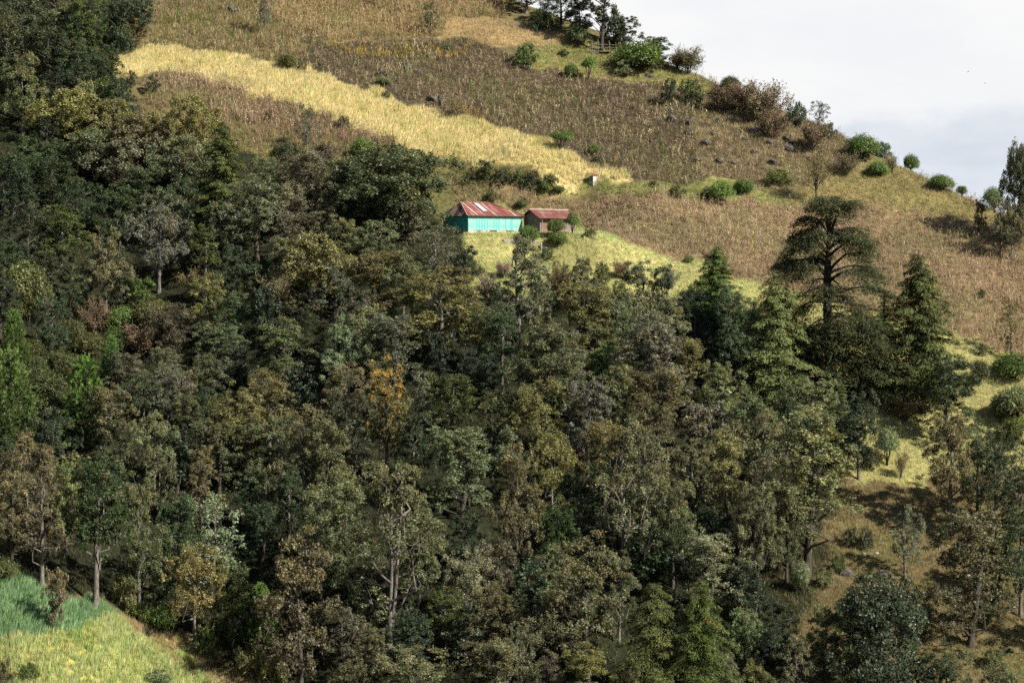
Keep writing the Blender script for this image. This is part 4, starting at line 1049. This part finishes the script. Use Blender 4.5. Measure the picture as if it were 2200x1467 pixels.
for xe, xa in ((x0, xl), (x1, xr)):   # hipped ends
    ys = np.linspace(y0, y1, 7)
    for i in range(6):
        a, b = ys[i], ys[i+1]
        def hh(y): f = (y-y0)/(yr-y0) if y < yr else (y1-y)/(y1-yr); return (xe+(xa-xe)*f, ZE+(zr-ZE)*f)
        (xa1, za1), (xb1, zb1) = hh(a), hh(b); pts = [(xe, a, ZE+.01), (xe, b, ZE+.01), (xb1, b, zb1+.01), (xa1, a, za1+.01)]
        if i == 0: pts = pts[:3]
        if i == 5: pts = [pts[0], pts[1], pts[3]]
        child('roof_sheet', slab('roof_sheet', pts, .012, M_TIN if i in (1, 3) else M_RUST), roof)
rb = MB(); rb.tube([(xl, yr, zr+.05), (xr, yr, zr+.05)], [.09, .09], 6); child('ridge_cap', rb.mesh('ridge_cap', M_RUST), roof)
for e_, f_ in (((x0, y0), xl), ((x1, y0), xr)):
    rb = MB(); rb.tube([(e_[0], e_[1], ZE+.05), (f_, yr, zr+.06)], [.07, .07], 6); child('hip_cap', rb.mesh('hip_cap', M_TIN if f_ == xl else M_RUST2), roof)
for i, (xx, wd_) in enumerate(((4.0, 1.3), (7.0, 1.5))): child('footing_vent', boxme('footing_vent', (xx, -.035, .12), (xx+wd_, -.022, ZB-.03), M_DARK), house)
# plank shed
sp_ = (60/F*366.5, 366.5); shed = empty('plank_shed', (sp_[0], sp_[1], float(H(*sp_))+.05), R(33)); tag(shed, 'weathered grey plank shed with rusty red gabled tin roof behind the turquoise house', 'shed')
LS, WS, HS, RS = 6.2, 4.4, 2.25, 1.25
sc_ = MB(); sc_.box((.05, .05, -1.2), (LS-.05, WS-.05, HS)); swl = child('wall', sc_.mesh('wall', M_DARK), shed)
planks(swl, 0, 1.4, 0, 'x', 0, HS, .26, [M_WOOD2, M_WOOD], -1); planks(swl, 2.5, LS, 0, 'x', 0, HS, .26, [M_WOOD2, M_WOOD], -1)
n_ = 17; wd_ = WS/n_
for i in range(n_):   # gable end planks follow the roof slope
    a = i*wd_; h0 = HS+RS*(1-abs(a-WS/2)/(WS/2)); h1 = HS+RS*(1-abs(a+wd_-WS/2)/(WS/2)); b = MB(); pr_ = -rr.uniform(.02, .035)
    b.add([(pr_, a+.006, -.8), (pr_, a+wd_-.006, -.8), (pr_, a+wd_-.006, h1), (pr_, a+.006, h0), (.03, a+.006, -.8), (.03, a+wd_-.006, -.8), (.03, a+wd_-.006, h1), (.03, a+.006, h0)],
          [(0, 3, 2, 1), (4, 5, 6, 7), (0, 1, 5, 4), (1, 2, 6, 5), (2, 3, 7, 6), (3, 0, 4, 7)]); child('plank', b.mesh('plank', M_WOOD), swl)
child('door', boxme('door', (1.45, -.03, 0), (2.45, .01, 2.0), M_WOOD2), shed)
for xx in (.05, LS-.1): child('porch_post', boxme('porch_post', (xx-.06, -.55, -.6), (xx+.06, -.43, HS-.25), M_WOOD), shed)
sroof = empty('roof', (0, 0, 0)); sroof.parent = shed
for s_ in (0, 1):
    for i in range(8):
        a = -.5+i*(LS+1.0)/8; b = a+(LS+1.0)/8+.03; ye = -.75 if not s_ else WS+.4; ze = HS+RS-(RS/(WS/2))*(WS/2-ye if not s_ else ye-WS/2)*.82+.06+.015*(i % 2); zt = HS+RS+.08+.015*(i % 2)
        child('roof_sheet', slab('roof_sheet', [(a, ye, ze), (b, ye, ze), (b, WS/2, zt), (a, WS/2, zt)], .012, M_RUST3 if i % 3 else M_RUST2), sroof)
rb = MB(); rb.tube([(-.5, WS/2, HS+RS+.1), (LS+.5, WS/2, HS+RS+.1)], [.08, .08], 6); child('ridge_cap', rb.mesh('ridge_cap', M_TIN), sroof)
# low retaining wall and white post in the yard
tp = P(1082, 521); te = P(1150, 524)
rw = MB(); rw.box((0, 0, -1.5), (5.2, .35, .05)); rwo = bpy.data.objects.new('retaining_wall', rw.mesh('retaining_wall', M_STONE)); COL.objects.link(rwo); rwo.location = (tp[0], tp[1], tp[2]+.45); rwo.rotation_euler = (0, 0, math.atan2(te[1]-tp[1], te[0]-tp[0]))
tag(rwo, 'short low stone retaining wall in the grass below the turquoise house', 'wall')
def post(u, v, hpx, label):
    p_ = P(u, v); h_ = hpx*p_[1]/F; b = MB(); b.tube([(0, 0, -.4), (.02, 0, h_*.5), (0, .02, h_)], [.09, .085, .08], 7); b.add([(0, .02, h_)], None, None)
    o_ = bpy.data.objects.new('fence_post', b.mesh('fence_post', M_WHITE)); COL.objects.link(o_); o_.location = p_; tag(o_, label, 'post')
post(1163, 541, 16, 'short pale wooden post standing in grass below the domed yard shrub')
# small oven-like hut above the lawn
hp2 = P(1275, 393); hut = empty('small_hut', (hp2[0], hp2[1], hp2[2]), R(40)); hut.scale = (.8, .8, .8); tag(hut, 'tiny whitewashed hut with a red tin roof at the wheat tip', 'hut')
hb = MB(); hb.box((-.55, -.5, -.8), (.55, .5, .35)); child('stone_base', hb.mesh('stone_base', M_STONE), hut)
for k_, (lo, hi, mt) in enumerate((((-.5, -.45, .35), (.5, -.38, 1.25), M_WHITE), ((-.5, -.375, .35), (-.43, .45, 1.25), M_WOOD), ((.43, -.375, .35), (.5, .45, 1.25), M_WHITE), ((-.425, .38, .35), (.425, .45, 1.4), M_WHITE))): child('wall_panel', boxme('wall_panel', lo, hi, mt), hut)
child('opening', boxme('opening', (-.515, -.3, .1), (-.505, .25, .55), M_DARK), hut)
for xx, yy in ((-.58, -.55), (.55, -.55), (-.58, .5), (.55, .5)): child('post', boxme('post', (xx-.04, yy-.04, -.5), (xx+.04, yy+.04, 1.4), M_WHITE), hut)
for i in range(3): child('roof_sheet', slab('roof_sheet', [(-.75+i*.5, -.7, 1.42+.02*i), (-.23+i*.5, -.7, 1.42+.02*i), (-.23+i*.5, .65, 1.72+.02*i), (-.75+i*.5, .65, 1.72+.02*i)], .015, M_RUST), hut)
# wooden pole frame on the ridge
fp = P(1297, 121); frame = empty('pole_rack', fp, R(6)); tag(frame, 'rough wooden pole frame with a plank shelf on the ridge beside the domed shrub', 'pole frame')
for xx, yy, hh_ in ((-2.1, 0, 2.6), (-1.0, .2, 3.0), (1.0, 0, 2.7), (2.2, .1, 2.4), (-1.5, 1.6, 2.5), (1.4, 1.7, 2.6)):
    b = MB(); b.tube([(xx, yy, -.5), (xx+.05, yy, hh_*.5), (xx-.04, yy+.05, hh_)], [.07, .06, .05], 6); child('pole', b.mesh('pole', M_WOOD), frame)
for za, zb_, yy in ((.75, .7, -.07), (1.35, 1.45, -.07), (2.0, 1.9, .1)):
    b = MB(); b.tube([(-2.5, yy, za), (0, yy+.04, (za+zb_)/2+.06), (2.5, yy, zb_)], [.05, .05, .045], 6); child('rail', b.mesh('rail', M_WOOD), frame)
child('shelf', boxme('shelf', (-.6, .2, .72), (1.5, 1.4, .82), M_WOOD2), frame)
# birds
def bird(u, v, label, roll):
    d = np.array([(u-1100)/F, _cp+(733.5-v)/F*_sp, -_sp+(733.5-v)/F*_cp]); p_ = d*1150; b = MB()
    b.tube([(-.32, 0, 0), (-.15, 0, .02), (.05, 0, .03), (.22, 0, .03), (.34, 0, .02)], [.02, .07, .08, .06, .015], 6)
    for s_ in (-1, 1): b.add([(.15, 0, .05), (-.1, 0, .05), (-.12, s_*.45, .22), (.14, s_*.45, .24), (-.2, s_*.95, .12), (-.02, s_*1.0, .13), (.15, 0, .03), (-.1, 0, .03), (-.12, s_*.45, .20), (.14, s_*.45, .22)], [(0, 1, 2, 3), (3, 2, 4, 5), (6, 7, 8, 9)])
    o_ = bpy.data.objects.new('bird', b.mesh('bird', M_DARK)); COL.objects.link(o_); o_.location = p_; o_.rotation_euler = (roll, 0, R(200)); tag(o_, label, 'bird', 'birds in the sky')
bird(2080, 155, 'upper of two tiny dark birds flying in the pale sky', .3); bird(2116, 180, 'lower of two tiny dark birds flying in the pale sky', -.3)

# ------------------------------------------------------------------ crops, grasses and weeds (uncountable: one object for each stand)
def scatter(rng, pg, dens, jitter=3.0):
    lo = pg.min(0); hi = pg.max(0); n = int((hi-lo).prod()*dens); x = rng.uniform(lo[0], hi[0], n); y = rng.uniform(lo[1], hi[1], n)
    jx = x+(vnoise(x, y, 2.5, 1)-.5)*jitter; jy = y+(vnoise(x, y, 2.5, 2)-.5)*jitter
    k = inside(jx, jy, pg); x, y = x[k], y[k]; uu, vv = PIX(x, y, H(x, y)); k = (uu > -90) & (uu < 2290) & (vv < 1540) & (vv > -60); x, y = x[k], y[k]
    return np.stack([x, y, H(x, y)], 1)
def pick(rng, n, pal):
    w_ = np.array([p_[1] for p_ in pal], float); c = np.array([p_[0] for p_ in pal])[rng.choice(len(pal), n, p=w_/w_.sum())]
    return c*np.exp(rng.normal(0, .16, (n, 1)))*np.exp(rng.normal(0, .05, (n, 3)))
def clear(pts):
    """keep crops out of the farmyard buildings"""
    for e_, lx, ly in ((house, LH, WH), (shed, LS, WS)):
        c, s_ = math.cos(e_.rotation_euler.z), math.sin(e_.rotation_euler.z); dx = pts[:, 0]-e_.location.x; dy = pts[:, 1]-e_.location.y
        xx = dx*c+dy*s_; yy = -dx*s_+dy*c; pts = pts[~((xx > -.5) & (xx < lx+.5) & (yy > -1.0) & (yy < ly+.5))]; dx = dy = None
    return pts
def blades(mb, rng, pts, k, h, wd, spread, lean, pal, wind=(0, 0), patch=None, ptp=None):
    n = len(pts)
    if not n: return
    C = pick(rng, n, pal)
    if patch:  # tonal patches of a living stand
        q = vnoise(pts[:, 0], pts[:, 1], patch, 21)*.6+vnoise(pts[:, 0], pts[:, 1], patch*.35, 22)*.4
        C *= (.72+.56*q)[:, None]
        if ptp is not None: f = np.clip((q-.55)*4, 0, 1)[:, None]; C = C*(1-f)+pick(rng, n, ptp)*f
    b = np.repeat(pts, k, 0)+rng.normal(size=(n*k, 3))*np.array([spread, spread, 0]); C = np.repeat(C, k, 0)
    hh = (np.repeat(rng.uniform(.75, 1.2, n), k)*rng.uniform(.7, 1.15, n*k)*h); a = rng.uniform(0, math.pi, n*k)
    sd = np.stack([np.cos(a), np.sin(a), 0*a], 1)*wd*.5
    tip = b+np.stack([rng.normal(0, lean, n*k)*hh+wind[0]*hh, rng.normal(0, lean, n*k)*hh+wind[1]*hh, hh], 1); b = b-np.array([0, 0, .05])
    V = np.stack([b-sd, b+sd, tip+sd*.25], 1).reshape(-1, 3); mb.add(V, None, np.arange(n*k*3).reshape(-1, 3), np.concatenate([np.repeat(C, 3, 0), np.ones((n*k*3, 1))], 1))
def maize(mb, rng, pts, h, pal, nl=5, leaflen=.75, lean=.12):
    q = vnoise(pts[:, 0], pts[:, 1], 7, 31)*.6+vnoise(pts[:, 0], pts[:, 1], 2.2, 32)*.4; pts = pts[rng.random(len(pts)) < .35+1.1*q]; n = len(pts)
    if not n: return
    C = pick(rng, n, pal)*(.8+.4*vnoise(pts[:, 0], pts[:, 1], 9, 33))[:, None]
    gq = np.clip((vnoise(pts[:, 0], pts[:, 1], 6, 34)-.64)*5, 0, .7)[:, None]; C = C*(1-gq)+pick(rng, n, [((.20, .22, .09), 2), ((.28, .27, .12), 2)])*gq; hh = h*rng.uniform(.6, 1.15, n); ln = rng.normal(0, lean, (n, 2))
    top = pts+np.concatenate([ln*hh[:, None], hh[:, None]], 1); a = rng.uniform(0, 6.28, n); sd = np.stack([np.cos(a), np.sin(a), 0*a], 1)*.022; b = pts-np.array([0, 0, .1])
    V = np.stack([b-sd, b+sd, top+sd*.5, top-sd*.5], 1).reshape(-1, 3); mb.add(V, np.arange(n*4).reshape(-1, 4), None, np.repeat(np.concatenate([C, np.ones((n, 1))], 1), 4, 0))
    for i in range(nl):
        f = rng.uniform(.25, .98, n)[:, None]; s = b*(1-f)+top*f; a = rng.uniform(0, 6.28, n); d = np.stack([np.cos(a), np.sin(a), 0*a], 1); l = leaflen*rng.uniform(.5, 1.2, n)[:, None]; up = rng.uniform(.1, .8, n)[:, None]
        m_ = s+d*l*.5+np.array([0, 0, 1])*l*up*.5; e_ = s+d*l*.9-np.array([0, 0, 1])*l*rng.uniform(.0, .7, n)[:, None]; w_ = np.cross(d, [0, 0, 1])*.036
        V = np.stack([s-w_*.5, s+w_*.5, m_+w_, m_-w_, e_], 1).reshape(-1, 3); ix = np.arange(n)[:, None]*5
        mb.add(V, ix+np.array([[0, 1, 2, 3]]), ix+np.array([[3, 2, 4]]), np.repeat(np.concatenate([C*rng.uniform(.8, 1.2, (n, 1)), np.ones((n, 1))], 1), 5, 0))
def stuff(name, mb, label):
    o_ = bpy.data.objects.new(name, mb.mesh(name, M_BLADE)); COL.objects.link(o_); tag(o_, label, None, None, 'stuff'); return o_
G = np.random.default_rng(77)
WHEAT = [((.66, .55, .27), 5), ((.73, .63, .36), 4), ((.59, .51, .23), 3), ((.50, .49, .21), 2)]
TANG = [((.40, .30, .16), 4), ((.30, .22, .12), 3), ((.23, .22, .09), 2), ((.48, .40, .25), 1)]
GREENG = [((.21, .235, .08), 4), ((.29, .29, .11), 3), ((.13, .165, .05), 2), ((.36, .31, .15), 1)]
DEADM = [((.34, .25, .17), 4), ((.44, .35, .24), 3), ((.26, .17, .12), 4), ((.23, .22, .10), 1)]
REDM = [((.31, .19, .135), 4), ((.40, .29, .20), 2), ((.23, .14, .10), 3), ((.20, .19, .08), 1)]
PALEM = [((.40, .36, .17), 3), ((.30, .28, .12), 3), ((.46, .40, .24), 2), ((.24, .15, .09), 1)]
WEED = [((.090, .064, .042), 4), ((.078, .082, .032), 4), ((.12, .086, .055), 3), ((.17, .15, .06), 1)]
LUSH = [((.10, .135, .03), 3), ((.15, .17, .04), 3), ((.19, .16, .06), 2)]
b = MB()
for k in ('wheat', 'wheat_top'): blades(b, G, scatter(G, RP[k], 15), 7, .8, .06, .16, .16, WHEAT, (.22, -.04), 5, [((.47, .46, .18), 2), ((.55, .45, .20), 2)])
stuff('ripe_wheat', b, 'ripe golden wheat strip running diagonally across the upper hillside')
b = MB(); blades(b, G, scatter(G, RP['near_wheat'], 13), 7, .75, .065, .14, .2, [((.43, .48, .19), 4), ((.52, .53, .26), 3), ((.34, .42, .15), 4)], (.2, -.05), 4, [((.26, .36, .11), 3), ((.42, .38, .14), 1)])
stuff('near_wheat', b, 'yellow-green ripening wheat in the bottom left corner')
b = MB(); blades(b, G, scatter(G, RP['green_wheat'], 15), 7, .8, .06, .13, .14, [((.20, .33, .15), 4), ((.27, .39, .20), 3), ((.14, .25, .10), 2)], (.3, -.05), 3)
blades(b, G, scatter(G, RP['near_wheat'], 2.0, 9), 6, .7, .06, .15, .2, [((.20, .31, .12), 2), ((.28, .36, .13), 2)], (.2, -.05)); stuff('green_wheat', b, 'blue-green young wheat above the ripening wheat in the bottom left corner')
b = MB(); blades(b, G, scatter(G, RP['dry_strip'], 10), 6, .7, .05, .2, .25, TANG, (0, 0), 4, LUSH); stuff('dry_grass', b, 'dry reddish grass strip between near wheat and wood')
b = MB(); maize(b, G, scatter(G, RP['maize_top'], 3.4), 2.3, [((.34, .24, .13), 4), ((.27, .19, .08), 3), ((.42, .32, .19), 3), ((.22, .21, .07), 2)]); blades(b, G, scatter(G, RP['maize_top'], 5), 5, .7, .06, .2, .3, TANG+WEED, (0, 0), 5, LUSH)
stuff('standing_dry_maize', b, 'tall dry tan maize stalks along the top of the hillside')
b = MB(); maize(b, G, scatter(G, RP['maize_strip'], 3.6), 2.0, REDM+DEADM); blades(b, G, scatter(G, RP['maize_strip'], 5), 5, .7, .06, .2, .3, WEED+TANG, (0, 0), 5, LUSH)
stuff('reddish_dry_maize', b, 'reddish dry maize stalks along the lower edge of the wheat')
b = MB(); blades(b, G, scatter(G, RP['mid_bank'], 8), 6, .6, .055, .2, .3, TANG+LUSH+WEED, (0, 0), 4, LUSH); maize(b, G, scatter(G, RP['mid_bank'], .6), 1.4, REDM); stuff('bank_grass', b, 'rough tan and green grass between the reddish maize and the wood')
b = MB(); blades(b, G, scatter(G, RP['weeds_top'], 9), 6, .8, .06, .2, .3, TANG+[((.15, .13, .045), 5), ((.10, .10, .035), 3)], (.1, 0), 4, LUSH); maize(b, G, scatter(G, RP['weeds_top'], .7), 1.6, DEADM+PALEM)
stuff('tall_brown_weeds', b, 'brown and green tall weeds above the upper wheat strip')
b = MB(); maize(b, G, scatter(G, RP['big_field'], 1.5), 1.35, PALEM+DEADM, 5, .6, .2); blades(b, G, scatter(G, RP['big_field'], 10), 6, .55, .05, .22, .35, WEED, (0, 0), 7, LUSH[2:]+WEED)
yl = poly([(690,85),(800,105),(860,100),(1010,95),(1020,125),(880,130),(760,125)]); blades(b, G, scatter(G, yl, .8), 9, .8, .10, .3, .3, [((.42, .27, .02), 3), ((.30, .22, .03), 2)]); 
yl = poly([(930,200),(960,240),(1050,270),(1050,240)]); blades(b, G, scatter(G, yl, .5), 9, .6, .10, .3, .3, [((.36, .22, .03), 3)])
stuff('weedy_maize', b, 'broad dark weedy field dotted with pale dry maize stalks')
b = MB(); blades(b, G, scatter(G, RP['tan_patch'], 10), 6, .55, .05, .2, .3, TANG[:1]*3+TANG, (0, 0), 5); stuff('tan_grass', b, 'short tan grass patch just under the ridge')
b = MB(); blades(b, G, scatter(G, RP['top_green'], 10), 6, .45, .05, .2, .3, TANG+GREENG+LUSH, (0, 0), 5, GREENG); stuff('ridge_grass', b, 'green and tan grass around the pole frame')
b = MB(); blades(b, G, scatter(G, RP['rocky'], 8), 6, .6, .055, .22, .35, WEED+TANG, (0, 0), 5, TANG); maize(b, G, scatter(G, RP['rocky'], .5), 1.2, PALEM+DEADM); stuff('rocky_scrub_grass', b, 'rough brown grass between the dark rocks')
b = MB()
blades(b, G, scatter(G, poly([(1200,360),(1352,380),(1420,400),(1300,402),(1220,396)]), 5, 6), 6, .6, .05, .18, .3, GREENG, (0, 0), 4)
for k in ('lawn_mid', 'hedge_bank'): blades(b, G, scatter(G, RP[k], 11), 6, .4 if k[0] == 'l' else .8, .05, .18, .3, GREENG if k[0] == 'l' else LUSH+TANG+WEED, (0, 0), 4, LUSH)
stuff('green_bank_grass', b, 'bright green grass bank around the tiny whitewashed hut')
b = MB(); pts = clear(scatter(G, RP['dead_low'], 3.2)); maize(b, G, pts, 1.45, REDM+DEADM+PALEM[:2], 5, .6, .22); blades(b, G, clear(scatter(G, RP['dead_low'], 5)), 6, .55, .055, .22, .35, DEADM+TANG, (0, 0), 6, DEADM+PALEM)
stuff('reddish_fallow_maize', b, 'reddish-tan withered maize field behind the house and the great open conifer')
b = MB(); blades(b, G, scatter(G, RP['right_top'], 9), 6, .5, .05, .2, .3, TANG+GREENG, (0, 0), 5, GREENG); maize(b, G, scatter(G, poly([(1960,368),(2100,423),(2200,465),(2200,480),(2080,440),(1950,385)]), 1.6), 1.5, REDM)
maize(b, G, scatter(G, poly([(1480,150),(1530,170),(1560,190),(1500,190)]), 1.6), 1.5, REDM); stuff('skyline_grass', b, 'tan and green grass under the right skyline')
b = MB(); blades(b, G, clear(scatter(G, RP['yard'], 13)), 6, .32, .05, .16, .3, [((.45, .49, .20), 4), ((.37, .44, .15), 3), ((.54, .52, .28), 2)], (0, 0), 4, [((.26, .35, .11), 2), ((.40, .43, .16), 1)]); stuff('yard_grass', b, 'sunny yellow-green short grass of the yard and lawn below the house')
b = MB(); blades(b, G, scatter(G, RP['right_grass'], 12), 6, .3, .05, .16, .3, [((.47, .47, .20), 4), ((.39, .42, .15), 3), ((.50, .45, .24), 2)], (0, 0), 6, [((.34, .38, .13), 1), ((.44, .46, .18), 1)]); stuff('sunny_grass', b, 'sunny short grass below the right conifers')
b = MB(); blades(b, G, scatter(G, RP['right_low'], 10), 6, .42, .05, .18, .35, [((.22, .18, .085), 4), ((.29, .235, .12), 3), ((.16, .155, .055), 4)], (0, 0), 5, [((.19, .19, .065), 3), ((.28, .21, .10), 1)]); ed_ = poly([(1600,1250),(1700,1120),(1790,1000),(1850,960),(1830,1150),(1810,1300),(1740,1480),(1560,1500)]); blades(b, G, scatter(G, ed_, 5, 9), 6, .5, .055, .2, .35, [((.16, .13, .06), 3), ((.10, .10, .04), 3), ((.22, .17, .085), 1)], (0, 0), 4); stuff('dry_slope_grass', b, 'dry brownish grass of the bare lower slope')
# undergrowth of the wood
b = MB(); blades(b, G, scatter(G, RP['wood'], 1.5, 5), 4, .75, .10, .35, .45, [((.050, .055, .020), 4), ((.085, .070, .034), 3), ((.035, .042, .016), 3)], (0, 0), 5); stuff('woodland_floor_grass', b, 'dark grass and litter on the shaded floor of the wood')
def leafmass(name, pts, h, r, nleaf, pal, label, ls=.26, mat=None):
    n = len(pts); c = np.repeat(pts, nleaf, 0); d = rdir(G, n*nleaf); d[:, 2] = np.abs(d[:, 2]); rr_ = np.repeat(r*G.uniform(.6, 1.3, n), nleaf)[:, None]
    pos = c+d*rr_*G.uniform(.5, 1.05, (n*nleaf, 1))*np.array([1, 1, h/r]); sz = ls*G.uniform(.6, 1.3, n*nleaf); V, Q = cards(G, pos, d+np.array([0, 0, .5])+G.normal(size=(n*nleaf, 3))*.5, sz, sz*.55)
    C = np.repeat(pick(G, n, pal), nleaf, 0)*np.exp(G.normal(0, .2, (n*nleaf, 1))); mb = MB(); mb.add(V, Q, None, np.repeat(np.concatenate([C, np.ones((n*nleaf, 1))], 1), 4, 0)); o_ = stuff(name, mb, label); return o_
wp = scatter(G, RP['wood'], .10)
leafmass('undergrowth', wp, 2.2, 1.8, 52, [((.032, .050, .018), 4), ((.045, .070, .020), 2), ((.045, .042, .022), 2), ((.025, .038, .016), 3)], 'dark undergrowth between the trunks of the wood')  # leaf colours kept extra dark, painting shade into the gaps between crowns
leafmass('slope_scrub', np.concatenate([scatter(G, RP[k], d_) for k, d_ in (('rocky', .05), ('hedge_bank', .12), ('right_top', .02), ('big_field', .012), ('dead_low', .006), ('dry_strip', .15), ('right_low', .05))]), .55, .6, 60, [((.08, .10, .03), 3), ((.10, .085, .04), 3), ((.06, .085, .025), 2)], 'low scattered scrub plants on the open hillside', .17)

# ------------------------------------------------------------------ labels: each thing told apart by its look and the landmark it stands next to
LM = [dict(u=i['u'], v=i['v'], ref=i['ref']) for i in ITEMS if i['ref']]+[dict(u=1055, v=470, ref='turquoise house'), dict(u=1165, v=470, ref='plank shed'), dict(u=1275, v=380, ref='tiny hut')]
DIRS = ['to the right of', 'up right of', 'above', 'up left of', 'to the left of', 'down left of', 'below', 'down right of']
ORD = ['', 'second ', 'third ', 'fourth ', 'fifth ', 'sixth ', 'seventh ']
groups = {}
for it in ITEMS:
    if it['label']: it['o']['label'] = it['label']; continue
    l = min(LM, key=lambda q: math.hypot(q['u']-it['u'], q['v']-it['v'])+len(q['ref'])*.3)
    a = math.atan2(l['v']-it['v'], it['u']-l['u']); k = int(round(a/(math.pi/4))) % 8
    it['d'] = math.hypot(l['u']-it['u'], l['v']-it['v']); groups.setdefault((it['noun'], DIRS[k], l['ref']), []).append(it)
for (noun, d, ref), its in groups.items():
    its.sort(key=lambda i: i['d'])
    for n, it in enumerate(its):
        lb = f'{noun} {d} the {ref}'
        if len(its) == 2: lb += ', nearer' if n == 0 else ', farther'
        elif len(its) > 2: lb = f"{['first', 'second', 'third', 'fourth', 'fifth', 'sixth', 'seventh', 'eighth'][min(n, 7)]} {noun} out {d} the {ref}"
        it['o']['label'] = lb
